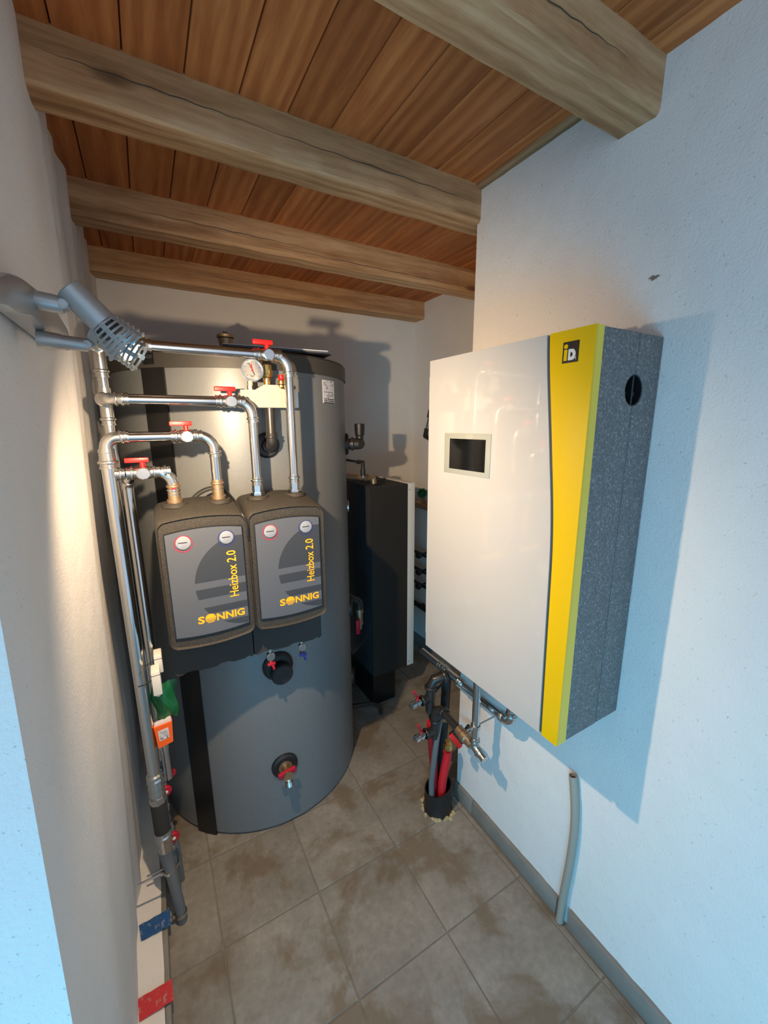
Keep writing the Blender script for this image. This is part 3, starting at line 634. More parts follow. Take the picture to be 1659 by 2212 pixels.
# ------------------------------------------------------------------ pump boxes
YF = 1.258
def pump_box(xc, label):
    t = thing('pump_group_box', label, 'pump group', (xc, 1.34, 1.0), 'pump groups in front of the tank')
    hw = .1235; zb, zt = 1.056, 1.437
    # body: rounded rectangle outline, arched top and bottom, extruded back and tapering
    def outline(hw, zb, zt, arch, rad=.02, n=5):
        pts = []
        for cx, cz, a0 in ((hw-rad, zt-rad, 0), (-(hw-rad), zt-rad, PI/2), (-(hw-rad), zb+rad, PI), (hw-rad, zb+rad, 1.5*PI)):
            for i in range(n+1):
                an = a0 + PI/2*i/n; pts.append([cx + rad*math.cos(an), cz + rad*math.sin(an)])
        out = []
        for i, (x, z) in enumerate(pts):
            out.append((x, z)); x2, z2 = pts[(i+1) % len(pts)]
            if abs(x2-x) > hw:
                for k in range(1, 10): out.append((x+(x2-x)*k/10, z))
        zm = (zb+zt)/2
        return [(x, z + (arch if z > zm else -arch)*(1-(x/hw)**2)*(1 if abs(z-zm) > (zt-zm)-rad-1e-6 else 0)) for x, z in out]
    m = MB(); rings = []
    for (y, s, dzt, dzb) in ((YF-.008+.006, -.007, 0, 0), (YF-.008, -.003, 0, 0), (YF-.008+.004, 0, 0, 0), (YF+.03, 0, .006, 0), (1.34, -.002, .022, 0), (1.40, -.002, .026, .0), (1.445, -.004, .028, 0)):
        rings.append([(xc+x, y, z) for x, z in outline(hw+s, zb-(0 if s > -.005 else -.004)-dzb, zt+dzt+(s if s < -.001 else 0), .012)])
    L = len(rings[0]); vs = [p for r in rings for p in r]
    fs = [(i*L+k, (i+1)*L+k, (i+1)*L+(k+1) % L, i*L+(k+1) % L) for i in range(len(rings)-1) for k in range(L)] + [tuple(range(L)), tuple((len(rings)-1)*L+k for k in range(L))]
    m.add(vs, fs); body = part('foam_housing', m, M['epp'], t, smooth=40)
    # inset front plate
    y = YF-.0088
    def P(x, z, d=0): return V((xc+x, y-d, z))
    pw = .103; pz0, pz1 = 1.090, 1.402
    top = [(pw - 2*pw*i/12, pz1 + .010*(1-(1-2*i/12)**2)) for i in range(13)]; bot = [(-pw + 2*pw*i/12, pz0 - .008*(1-(1-2*i/12)**2)) for i in range(13)]
    part('recess_edge', MB().prism([(x*1.025, z + (.003 if z > 1.2 else -.003)) for x, z in top+bot], (xc, y+.0002, 0), (1, 0, 0), (0, 0, 1), (0, 1, 0), .002), M['strip'], t)
    pl = part('front_plate', MB().prism(top+bot, (xc, y-.0006, 0), (1, 0, 0), (0, 0, 1), (0, 1, 0), .002), M['plate'], t, 'grey front plate')
    # big half sun print: centre at the right edge, cut into bands
    cx, cz, R = pw+.002, 1.237, .145
    def band(z0, z1):
        n = 14; L_ = []; dz0 = 0
        for i in range(n+1):
            z = z0 + (z1-z0)*i/n; d = math.sqrt(max(0, R*R - (z-cz)**2)); L_.append((max(cx-d, -pw), z))
        return L_ + [(pw-.0005, z1), (pw-.0005, z0)]
    m = MB()
    for z0, z1 in ((1.248, 1.378), (1.196, 1.226), (1.146, 1.167), (1.0925, 1.113)):
        m.prism(band(z0, z1), (xc, y-.0011, 0), (1, 0, 0), (0, 0, 1), (0, 1, 0), .0006)
    part('sun_print', m, M['plate2'], pl, 'dark grey striped half sun')
    m = text('Heizbox 2.0', .0345, (xc+.080, y-.0012, 1.186), (0, 0, 1), (-1, 0, 0), .0005, .0002, width=.147, height=.0265); part('lettering', m, M['yellow_print'], pl, 'yellow lettering reading upwards')
    # SONNIG with a striped sun as its O
    z = 1.119; m = text('S', .033, (xc-.042, y-.0012, z), (1, 0, 0), (0, 0, 1), .0005, .0011, width=.0185, height=.0235)
    q = text('NNIG', .033, (xc+.0105, y-.0012, z), (1, 0, 0), (0, 0, 1), .0005, .0011, width=.082, height=.0235); m.add(q.v, q.f)
    sc = (-.0068, z+.0118, .0150)
    for z0, z1 in ((.0, 1.0), (-.28, -.10), (-.58, -.42), (-.88, -.74)):
        n = 12; Lp = [(sc[0]-sc[2]*math.sqrt(max(0, 1-(z0+(z1-z0)*i/n)**2)), sc[1]+sc[2]*(z0+(z1-z0)*i/n)) for i in range(n+1)]
        Rp = [(2*sc[0]-x, zz) for x, zz in reversed(Lp)]; m.prism(Lp+Rp, (xc, y-.0012, 0), (1, 0, 0), (0, 0, 1), (0, 1, 0), .0005)
    part('brand_lettering', m, M['yellow_print'], pl, 'yellow lettering with a striped sun')
    # two thermometers in round openings
    for dx, cm in ((-.058, 'crimson'), (.058, 'bluep')):
        c = V((xc+dx, y, 1.372)); g = part('thermometer', MB().lathe(c + V((0, .001, 0)), (0, -1, 0), [(0, .0245), (.0022, .0245), (.0022, .0225), (.0006, .0220)], 28), M[cm], t)
        part('dial', MB().lathe(c + V((0, 0, .0035)), (0, -1, 0), [(0, .0195), (.004, .0195), (.0055, .016)], 24), M['dialgrey'], g)
        part('pointer', MB().box(c + V((-.013, -.0066, .004)), c + V((.010, -.0054, .0060))), M['ink'], g)
    # pipe collars on top
    for dx in (-.0625, .0625):
        m = MB().lathe((xc+dx, YP, zt+.026), (0, 0, 1), [(0, .036), (.010, .034), (.012, .030), (.012, .026), (.002, .025), (-.004, .0)], 28, False); part('pipe_collar', m, M['epp'], t)
        part('collar_gap', MB().lathe((xc+dx, YP, zt+.030), (0, 0, 1), [(0, .0255), (.002, .0255), (.0022, .001)], 24), M['strip'], t)
    # lower housing
    x0, x1 = (xc-.118, xc+.1245) if xc < .2 else (xc-.1245, xc+.121)
    m = MB(); n = 16
    zl = .930; prof = [(x0, zb+.01), (x0, zl+.008), (x0+.008, zl)]
    for i in range(n+1):
        x = x0+.02 + (x1-x0-.04)*i/n; prof.append((x, zl + .006*(1 if math.sin(i*.8) > .2 else 0)))
    prof += [(x1-.008, zl), (x1, zl+.008), (x1, zb+.01)]
    m.prism([(x-xc, z) for x, z in prof], (xc, 1.315, 0), (1, 0, 0), (0, 0, 1), (0, 1, 0), .125); lowp = part('lower_housing', m, M['epp2'], t, 'matt black lower housing')
    # finger grip in the lower edge of the front hood
    n = 16; g = [(.030*math.cos(PI+PI*i/n), .017*math.sin(PI+PI*i/n)) for i in range(n+1)]
    part('finger_grip', MB().prism(g, (xc+.01, 1.3140, 1.036), (1, 0, 0), (0, 0, 1), (0, 1, 0), .003), M['strip'], lowp)
    part('under_hood', MB().box((xc-hw+.01, YF+.02, zb-.018), (xc+hw-.01, 1.33, zb+.03), .01), M['epp2'], t)
    return t
pump_box((xA+xB)/2, 'left pump box with grey front, standing lower in the picture and nearer the wall')
pump_box((xC+xD)/2, 'right pump box with grey front, above the red and blue drain taps')
def small_tap(px, py, mat, label):
    p = at(px, py, 1.36); t = thing('drain_tap', label, 'valve', p)
    part('tap_body', MB().lathe(p + V((0, 0, .045)), (0, 0, -1), [(0, .008), (.03, .008), (.032, .012), (.05, .012), (.056, .009), (.07, .009)], 16), M['fitting'], t)
    part('tap_disc', MB().lathe(p + V((0, -.006, .004)), (0, -1, 0), [(0, .0155), (.006, .0155), (.008, .013)], 24), M['fitting'], t)
    h = MB().box(p + V((-.014, -.014, -.030)), p + V((.014, -.006, -.020)), .002); h.obox(p + V((.004, -.010, -.026)), p + V((.009, -.010, -.050)), .006, .009, (1, 0, 0), .002); part('handle', h, mat, t)
small_tap(584, 1418, M['crimson'], 'small drain tap with red wing handle under the right pump box')
small_tap(652, 1398, M['bluep'], 'small drain tap with blue wing handle under the right pump box')
# black sensor cable looping behind the boxes
pc = [at(400, 1100, 1.43), at(420, 1070, 1.44), at(450, 1053, 1.45), at(480, 1055, 1.44), at(505, 1078, 1.36), at(520, 1105, 1.26), at(532, 1130, 1.245), at(534, 1160, 1.244)]
def smooth_path(P, n=6):
    out = []; P = [V(p) for p in P]
    for i in range(len(P)-1):
        p0 = P[max(i-1, 0)]; p1 = P[i]; p2 = P[i+1]; p3 = P[min(i+2, len(P)-1)]
        for k in range(n):
            t = k/n; out.append(.5*((2*p1) + (p2-p0)*t + (2*p0-5*p1+4*p2-p3)*t*t + (3*p1-p0-3*p2+p3)*t**3))
    return out + [P[-1]]
m = MB().tube(smooth_path(pc), .003, 10); m.tube([p + V((.003, .004, -.009)) for p in smooth_path(pc)], .003, 10)
single('sensor_cable', m, M['black'], 'black twin cable arching between and behind the two pump boxes', 'cable')

# ------------------------------------------------------------------ safety group on the tank
YG = 1.425
sg = thing('boiler_safety_group', 'grey safety block with brass valves behind the upper pipes', 'safety group', at(583, 881, YG))
o0 = at(583, 881, YG); sc = (at(640, 860, YG).x - at(524, 860, YG).x)/117
def gp(px_, py_): p = at(px_, py_, YG-.02); return (p.x, p.z)
poly = [gp(519, 880), gp(641, 881), gp(641, 846), gp(617, 844), gp(601, 832), gp(570, 831), gp(551, 842), gp(519, 842)]
part('block', MB().prism(poly, (0, YG-.022, 0), (1, 0, 0), (0, 0, 1), (0, 1, 0), .035), M['greyblock'], sg)
c1 = at(586, 862, YG-.022); m = MB()
for (x0_, z0_, x1_, z1_) in ((-.028, .022, .036, .0235), (-.028, -.024, .036, -.0225), (-.028, -.024, -.0265, .0235), (.0345, -.024, .036, .0235), (.045, -.012, .060, -.0105), (.045, -.012, .0465, .006), (-.066, -.01, -.04, -.0085), (-.0415, -.01, -.04, .016)):
    m.box(c1 + V((x0_, -.001, z0_)), c1 + V((x1_, .001, z1_)))
m.lathe(c1 + V((.002, .0005, 0)), (0, -1, 0), [(0, .013), (.0015, .013), (.0015, .0105), (0, .0105)], 24, False); m.box(c1 + V((.003, -.0012, -.002)), c1 + V((.006, .001, .010)))
part('raised_marks', m, M['greyblock'], sg)
part('end_clip', MB().box(at(637, 881, YG-.03), at(644, 845, YG-.03) + V((0, .03, 0)), .002), M['white'], sg)
b = at(577, 830, YG); part('air_vent', MB().lathe(b - V((0, 0, .004)), (0, 0, 1), [(0, .011), (.012, .011), (.024, .013), (.026, .019), (.035, .019), (.036, .021), (.048, .021), (.049, .0185), (.064, .0185), (.068, .012)], 24), M['brass'], sg, 'tall brass air vent')
part('vent_nipple', MB().lathe(b + V((-.016, -.004, .062)), (0, 0, 1), [(0, .004), (.012, .004), (.013, .003)], 12), M['brass'], sg)
b = at(609, 845, YG-.01); part('safety_valve', MB().lathe(b - V((0, 0, .004)), (.0, 0, 1), [(0, .010), (.010, .012), (.016, .018), (.022, .018), (.026, .012), (.036, .012), (.038, .010)], 20), M['brass'], sg, 'brass safety valve')
part('safety_cap', MB().lathe(b + V((0, 0, .036)), (0, 0, 1), [(0, .008), (.004, .0105), (.014, .0105), (.016, .009)], 14), M['red'], sg, 'red cap')
g = at(541, 803, YG-.03); gn_ = V((-.05, -1, .02)).normalized()
gg = part('pressure_gauge', MB().lathe(g - gn_*-.018, gn_, [(-.0, .032), (.018, .0335), (.020, .0335), (.020, .0305), (.016, .030)], 36), M['fitting'], sg, 'round pressure gauge with red pointer')
GR = .0300; o = g + gn_*.0345
part('dial', MB().lathe(o - gn_*.004, gn_, [(0, GR+.001), (.0035, GR+.001)], 36), M['gaugeface'], gg)
ex = V((1, -.05, 0)).normalized(); ez = ex.cross(gn_).normalized()*-1
if ez.z < 0: ez = -ez
m = MB()
for i in range(9):
    an = math.radians(225 - 270*i/8); d = ex*math.cos(an) + ez*math.sin(an); m.obox(o + d*.021, o + d*.026, .001, .0006, gn_)
q = text('bar', .008, o - ex*.006 - ez*.019, ex, ez, .0003); m.add(q.v, q.f)
m.obox(o, o - (ex*-.42 + ez*.9)*.016, .003, .0008, gn_); part('scale_marks', m, M['ink'], gg)
mm = MB().obox(o + gn_*.0006 + (ex*-.42 + ez*.9)*-.012, o + gn_*.0006 + (ex*-.42+ez*.9)*.024, .002, .0008, gn_); part('black_pointer', mm, M['ink'], gg)
mm = MB().obox(o + gn_*.0012, o + gn_*.0012 + (ex*-.15+ez*.98)*.020, .003, .0008, gn_); mm.lathe(o, gn_, [(0, .0035), (.002, .003)], 12); part('red_pointer', mm, M['red'], gg)
b = at(541, 842, YG-.012); part('gauge_socket', MB().lathe(b, (0, 0, 1), [(0, .010), (.012, .010), (.013, .008), (.026, .008)], 6), M['brass'], sg)
# black iron drop pipe and elbow into the tank
pt = tk(thp, zp, TR); pe = V((at(586, 950, YG).x, YG-.005, pt.z))
run('black iron pipe dropping from the safety block into the tank port', [at(583, 881, YG-.005) + V((0, 0, -.001)), V((pe.x, pe.y, pe.z)), pt - V((math.cos(thp), math.sin(thp), 0))*.004 + V((0, 0, 0))], .0155, .022, 'iron', 'iron', 'iron_pipe')

# ------------------------------------------------------------------ ports at the right side of the tank
def iron_elbow():
    th = math.radians(-24); p = tk(th, 1.612, TR-.004); n = V((math.cos(th), math.sin(th), 0)); e = p + n*.085
    t = thing('iron_elbow', 'shiny iron elbow with upright black cap at the tank\'s upper right side', 'pipe fitting', p)
    m = MB().tube([p, p+n*.03, p+n*.055, p+n*.075+V((0, .015, 0)), p+n*.082+V((0, .045, 0))], .0255, 24); m.ring(p+n*.035, n, .026, .014, .005); m.ring(p+n*.012, n, .024, .014, .006); part('elbow', m, M['iron'], t)
    q = p + n*.080 + V((.004, .03, 0)); part('air_vent_cap', MB().lathe(q, (0, 0, 1), [(0, .018), (.035, .018), (.04, .022), (.075, .024), (.09, .024), (.092, .021)], 20), M['black'], t, 'upright black cap')
iron_elbow()
pb = [tk(math.radians(-20), 1.492, TR-.01), at(785, 996, 1.86), at(785, 1012, 1.86)]
p0 = at(744, 993, 1.80); p1 = at(776, 998, 1.80); p2 = at(784, 1012, 1.80); p3 = at(784, 1032, 1.80)
t = thing('black_hose_line', 'thin black hose with elbow leading down to the dark cabinet', 'hose', p3)
part('hose', MB().tube([p0 - V((.03, 0, 0)), p0, p1], .0055, 14), M['black'], t); m = MB().tube([p1 - V((.012, 0, .0)), p1, V((p2.x, p1.y, p1.z)), p2, p2 - V((0, 0, .01))], .010, 16); part('elbow', m, M['black'], t)
part('sleeve', MB().cyl(p2 - V((0, 0, .005)), p2 - V((0, 0, .035)), .0125, 16), M['black'], t); part('nipple', MB().cyl(p2 - V((0, 0, .035)), p3 - V((0, 0, .0)), .008, 16), M['steel'], t)
a = at(744, 1027, 1.86); bq = at(806, 1032, 1.86)
t = thing('copper_pipe', 'brown horizontal pipe running from the tank above the dark cabinet', 'pipe', a); part('pipe', MB().tube([a - V((.03, 0, 0)), bq - V((.01, 0, 0)), bq, bq - V((-.004, 0, .03))], .0145, 18), M['bronze'], t)
m = MB().ring(at(790, 1031, 1.86), (1, 0, 0), .0145, .02, .004); part('coupling', m, M['bronze'], t)
tg = at(753, 1094, 1.80); t = thing('dial_thermometer', 'round chrome dial thermometer seen almost edge-on at the tank\'s right side', 'thermometer', tg)
dn = V((.93, -.36, 0)).normalized(); part('case', MB().lathe(tg - dn*.02, dn, [(0, .018), (.006, .030), (.018, .031), (.02, .029), (.02, .026)], 28), M['fitting'], t); part('dial', MB().lathe(tg - dn*.003, dn, [(0, .027), (.001, .027)], 28), M['black'], t)
# lower side valve
pl0 = tk(math.radians(-25), .80, TR-.004); e1 = V((at(778, 1297, 1.80).x, 1.80, .80)); 
pz = [at(745, 1291, 1.78), at(775, 1296, 1.78), at(778, 1340, 1.78)]
t = thing('side_drain_valve', 'dark elbow and valve with long red handle between tank and cabinet', 'valve', pz[2])
part('elbow', MB().tube([pz[0] - V((.02, 0, 0)), pz[0] + V((.02, 0, 0)), pz[1] - V((.006, 0, .002)), pz[1] - V((-.002, 0, .014)), V((pz[1].x+.003, 1.78, pz[1].z-.05))], .019, 20), M['iron'], t)
q = V((pz[1].x+.003, 1.78, pz[1].z-.05)); part('valve_body', MB().lathe(q, (0, 0, -1), [(0, .020), (.02, .020), (.022, .016), (.07, .016), (.072, .018), (.085, .018)], 20), M['bronze'], t)
part('handle', MB().box(q + V((-.036, -.034, -.125)), q + V((-.012, -.022, -.045)), .006), M['crimson'], t, 'long red handle'); part('outlet', MB().lathe(q - V((0, 0, .083)), (-.1, 0, -1), [(0, .013), (.03, .013), (.032, .010)], 16), M['fitting'], t)
part('handle_stem', MB().cyl(q + V((-.024, -.024, -.06)), q + V((0, 0, -.06)), .006, 12), M['iron'], t)

# ------------------------------------------------------------------ dark cabinet behind the tank
YK = 1.90; kx0 = at(801, 1054, YK).x; kx1 = at(881, 1049, YK).x; kx2 = at(896, 1046, YK).x; kz1 = 1.70 + (at(801, 1054, YK).z-1.70); kz0 = .240
cb = thing('fresh_water_station', 'tall dark metal cabinet with white front panel behind the tank', 'cabinet', (kx0, YK, kz0))
part('side_panel', MB().box((kx0, YK, kz0), (kx1, YK+.004, kz1), .0), M['blackmesh'], cb); part('carcass', MB().box((kx0+.0006, YK+.004, kz0+.004), (kx1, YK+.45, kz1-.0), .001), M['cabgloss'], cb, 'dark glossy sheet')
part('top_sheet', MB().box((kx0-.004, YK-.001, kz1), (kx1, YK+.452, kz1+.004), .0), M['epp2'], cb); part('front_panel', MB().box((kx1+.0015, YK-.002, kz0+.002), (kx2, YK+.455, kz1+.008), .001), M['white'], cb, 'white front panel seen edge-on')
for zz_ in (kz1-.03, kz0+.03): part('screw', MB().lathe((kx1+.011, YK-.002, zz_), (0, -1, 0), [(0, .003), (.0015, .002)], 10), M['ink'], cb)
# pipe stub under it, and an added support whose black stands in for shade
part('shade_plinth', MB().box((kx0+.03, YK+.06, .001), (kx1-.05, YK+.42, kz0+.002)), M['strip'], cb)
t = thing('grey_floor_pipe', 'thin pipe lying low under the dark cabinet beside the tank', 'pipe', (kx0-.10, 1.95, 0)); part('pipe', MB().tube([(kx0-.14, 1.90, .10), (kx0-.02, 1.88, .085), (kx0+.03, 1.875, .05), (kx0+.035, 1.872, .003)], .012, 14), M['iron'], t)

# ------------------------------------------------------------------ fittings on the alcove wall, peeking past the heat pump
XQ = 1.66
def AX(px_, py_, X=XQ): return atX(px_, py_, X)
t = thing('black_pipe_loop', 'black pipe loop with sleeves on the far wall left of the white unit', 'pipe', AX(925, 945))
a, b, c_ = AX(930, 885), AX(918, 943), AX(935, 951); part('pipe', MB().tube([a, b], .008, 12), M['steel'], t)
part('sleeve', MB().cyl(a, a + (b-a)*.28, .0145, 14), M['black'], t); part('sleeve', MB().cyl(b + (a-b)*.30, b, .0145, 14), M['black'], t); part('elbow', MB().tube([b + (a-b)*.06, b, b + (c_-b)*.3, c_ + V((.0, -.14, -.05))], .013, 14), M['black'], t)
part('wall_hook', MB().cyl(a, (XA+.002, a.y, a.z), .006, 10), M['black'], t)
p = AX(912, 1066, 1.62); t = thing('garden_valve', 'brass stop valve with green handwheel on the far wall', 'valve', p)
part('handwheel', MB().lathe(p, (-.6, -.8, .3), [(0, .012), (.002, .034), (.012, .037), (.016, .033), (.016, .024), (.006, .018), (.010, .01), (.016, .008)], 7), M['green'], t, 'green handwheel')
part('body', MB().tube([p, p + V((.02, .02, -.05)), p + V((.03, .03, -.085))], .014, 14), M['bronze'], t)
q = p + V((.03, .03, -.095)); part('pipe', MB().tube([q + V((0, .15, .0)), q, q + V((0, -.35, 0.0))], .026, 18), M['bronze'], t); part('wall_bracket', MB().box(q + V((0, -.02, -.012)), (XA+.002, q.y+.02, q.z+.012)), M['iron'], t)
for i, (px_, py_) in enumerate(((910, 1197), (910, 1233), (909, 1263))):
    p = AX(px_, py_, 1.64); t = thing('manifold_valve', ('upper', 'middle', 'lower')[i] + ' of three dark manifold valves stacked beside the white unit', 'valve', p, 'manifold valves on the far wall')
    part('pipe', MB().tube([p + V((0, .10, .0)), p + V((0, -.2, 0))], .012, 12), M['iron'], t); part('knob', MB().lathe(p + V((-.01, 0, 0)), (-1, -.6, 0), [(0, .018), (.012, .026), (.03, .026), (.034, .018)], 8), M['black'], t); part('wall_stub', MB().cyl(p, (XA+.002, p.y, p.z), .009, 10), M['iron'], t)
p = AX(905, 1308, 1.66); q = AX(925, 1322, 1.66)
t = thing('low_black_pipe', 'black pipe running low along the far wall', 'pipe', p); part('pipe', MB().tube([p + V((0, .07, 0)), p, q + V((0, -.4, 0))], .018, 14), M['black'], t); part('wall_clip', MB().box(p + V((0, -.02, -.01)), (XA+.002, p.y+.0, p.z+.01)), M['iron'], t)

# ------------------------------------------------------------------ heat pump unit on the right wall
XF, HY0, HY1, HZ0, HZ1 = .822, .556, 1.128, .893, 1.898
hp = thing('heat_pump_unit', 'large wall-hung heating unit with white front, yellow stripe and grey sides', 'heating unit', (XR, .84, HZ0))
def bound(z):
    "Y of the line between white and yellow"
    t = (HZ1 - z)/(HZ1 - HZ0); return .672 - .050*math.sin(min(1, t/.55)*PI/2)**1.3 - .016*max(0, (t-.3)/.7)
nb = 24; zs_ = [HZ0 + (HZ1-HZ0)*i/nb for i in range(nb+1)]
w = [(bound(z)+.006, z) for z in zs_] + [(HY1, HZ1), (HY1, HZ0)]
part('white_front', MB().prism(w, (XF, 0, 0), (0, 1, 0), (0, 0, 1), (1, 0, 0), .022), M['hpwhite'], hp, 'glossy white front panel')
y_ = [(bound(z)-.003, z) for z in zs_] + [(HY0+.0, HZ1), (HY0, HZ0)]
part('gasket', MB().box((XF+.004, .57, HZ0+.003), (XF+.03, HY1-.002, HZ1-.003)), M['darkgasket'], hp)
m = MB(); n_ = len(y_); vs = [V((XF-.001, y, z)) for y, z in y_] + [V((XF+.0225, y, z)) for y, z in y_]
yel = part('yellow_stripe', MB().prism(y_, (XF-.001, 0, 0), (0, 1, 0), (0, 0, 1), (1, 0, 0), .006), M['hpyellow'], hp, 'glossy yellow stripe')
# pale yellow edge along the side, a bit wider at the foot
part('yellow_edge', MB().prism([(.005, HZ0), (.034, HZ0), (.026, HZ1), (.005, HZ1)], (XF, HY0, 0), (1, 0, 0), (0, 0, 1), (0, 1, 0), .05), M['hpyellow2'], hp, 'pale yellow edge')
XS = .9835
fb = part('front_shell', MB().box((XF+.024, HY0+.001, HZ0+.001), (XS-.0016, HY1-.001, HZ1-.001), .002), M['speck'], hp, 'speckled grey shell')
rb = part('rear_shell', MB().box((XS+.0016, HY0+.001, HZ0+.001), (XR-.001, HY1-.001, HZ1-.001), .004), M['speck'], hp, 'speckled grey shell')
part('seam_core', MB().box((XS-.003, HY0+.006, HZ0+.006), (XS+.003, HY1-.006, HZ1-.006)), M['strip'], hp)
hc = at(1368, 843, HY0); 
for ob_ in (fb, rb):
    cm = MB().cyl((XS-.002, HY0-.02, hc.z), (XS-.002, HY0+.05, hc.z), .0355, 40)
    par = ob_.parent; cut(ob_, cm)
part('cable_port', MB().lathe((XS-.002, HY0+.049, hc.z), (0, -1, 0), [(0, 0.0), (0, .0345), (.046, .0345), (.046, .0325), (.004, .0320), (.004, 0)], 40, False), M['strip'], hp, 'round black side opening')
part('port_strut', MB().box((XS-.012, HY0+.018, hc.z-.012), (XS+.031, HY0+.022, hc.z-.002)), M['plate2'], hp)
# display
d0 = (.937*1.1111, 1.7+(1.505-1.53)*1.1111); 
sy0, sy1, sz0, sz1 = .838, 1.041, 1.549, 1.672
part('display_frame', MB().box((XF-.0025, sy0, sz0), (XF+.004, sy1, sz1), .001), M['screenframe'], hp, 'pale glass frame'); 
part('display', MB().box((XF-.0032, .857, 1.564), (XF+.004, 1.014, 1.656)), M['blackgloss'], hp, 'black glass display')
part('hinge', MB().box((XF-.001, HY1-.0005, HZ0+.05), (XF+.02, HY1+.0005, HZ1-.05)), M['hpwhite'], hp)
# logo: black square, white D, yellow i, small M
def HF(y, z, d=0): return V((XF-.001-d, y, z))
ly0, ly1, lz0, lz1 = .592, .631, 1.829, 1.873
lg = part('badge', MB().box((XF-.0022, ly0, lz0), (XF, ly1, lz1)), M['strip'], yel, 'square black badge')
ex, ez = V((0, -1, 0)), V((0, 0, 1)); o = V((XF-.0025, ly1-.004, lz0+.005))
lgm = MB().box(o + V((-.0004, 0, 0)), o + V((.0003, -.008, .023))); lgm.lathe(o + V((.0003, -.004, .0295)), (-1, 0, 0), [(0, .0048), (.0007, .0048)], 20)
D_ = [(.011, 0), (.020, 0)] + [(.020+.009*math.sin(a), .0115-.0115*math.cos(a)) for a in [PI*i/10 for i in range(11)]] + [(.011, .023)]
part('badge_dot', lgm, M['hpyellow'], hp)
dm = MB().prism(D_, o, ex, ez, (-1, 0, 0), .0006); part('badge_letter', dm, M['white'], hp)
dh = MB().prism([(.0165, .007), (.0195, .007), (.022, .010), (.022, .013), (.0195, .016), (.0165, .016)], o - V((.0005, 0, 0)), ex, ez, (-1, 0, 0), .0004); dh2 = part('badge_counter', dh, M['strip'], hp)
part('badge_small_letter', text('M', .009, o + ex*.024 + V((-.0004, 0, .0)), ex, ez, .0003), M['white'], hp)

# pipes below the unit
XH = 1.00; zH = .672; rh = .0155
r_ = run('dark steel pipe running along the wall under the heating unit', [V((XH, 1.40, zH)), V((XH, .862, zH)), V((XH, .862, HZ0+.002))], rh, .024, 'steel', 'fitting')
coupling(r_, (XH, 1.245, zH), (0, 1, 0), rh); coupling(r_, (XH, 1.125, zH), (0, 1, 0), rh*1.02, 'steel', L=.03)
XV = .945; yv = .975; zv = .512
r_ = run('upright steel pipe dropping from the heating unit in front of the long pipe', [V((XV, yv, HZ0+.002)), V((XV, yv, zv)), V((XV, yv-.055, zv-.015))], .0145, .02)
clamp('pipe_clamp', (XV, yv, .60), .015, XV-.045, 'steel clamp with wing screw round the upright pipe under the unit')
t = thing('clamp_rod', 'short threaded rod fixing the upright pipe clamp to the wall', 'rod', (XV, yv, .60)); part('rod', MB().cyl((XV+.016, yv, .60), (XR+.002, yv-.01, .615), .003, 8), M['fitting'], t)
bq = V((XV, 1.115, zv+.015))
t = thing('bronze_filter', 'dull bronze filter fitting lying between black tee and upright pipe', 'pipe fitting', bq)
part('body', MB().lathe(V((XV, yv+.010, zv-.004)), V((0, 1, .12)), [(0, .017), (.01, .017), (.012, .020), (.03, .020), (.034, .024), (.055, .024), (.06, .020), (.085, .019), (.088, .016)], 22), M['bronze'], t)
part('nipple', MB().cyl(V((XV, yv+.095, zv+.007)), V((XV, 1.165, zv+.017)), .0155, 20), M['iron'], t)

def iron_group():
    p1 = V((.930, 1.185, .552))
    t = thing('lower_valve_tee', 'black iron tee, elbow and pipe rising from the floor sleeve, lower one', 'pipe fitting', (.93, 1.19, .3))
    m = MB().tube([V((XV, 1.155, zv+.017)), V((XV-.002, 1.18, zv+.018)), V((.936, 1.196, zv+.008)), V((.932, 1.200, zv-.02)), V((.93, 1.200, zv-.12))], .0195, 20)
    m.ring(V((XV, 1.160, zv+.017)), (0, 1, 0), .0195, .014, .006); m.ring(V((.931, 1.2, zv-.04)), (0, 0, 1), .0195, .014, .005); m.tube([V((.93, 1.2, zv-.085)), V((.885, 1.2, zv-.085))], .0175, 18); m.ring(V((.885, 1.2, zv-.085)), (1, 0, 0), .0175, .014, .005)
    part('tee', m, M['iron'], t)
    return t
iron_group()
def lever_tap(p, label):
    "drain valve pointing to -X with a red lever"
    p = V(p); t = thing('lever_tap', label, 'valve', p, 'drain taps beside the floor sleeve')
    part('tap_body', MB().lathe(p, (-1, -.1, 0), [(0, .012), (.02, .012), (.022, .016), (.034, .016), (.036, .012), (.044, .012), (.045, .0165), (.060, .0165), (.062, .012)], 20), M['fitting'], t)
    d = V((-.7, 0, .9)).normalized(); part('lever', MB().obox(p + V((-.022, 0, .016)), p + V((-.022, 0, .016)) + V((-.026, -.004, .050)), .011, .009, (1, 0, .5), .003), M['crimson'], t, 'red lever')
    part('lever_hub', MB().cyl(p + V((-.025, 0, .006)), p + V((-.025, 0, .026)), .007, 12), M['crimson'], t)
lever_tap((.885, 1.2, zv-.085), 'red-levered drain tap lower of two beside the floor sleeve')
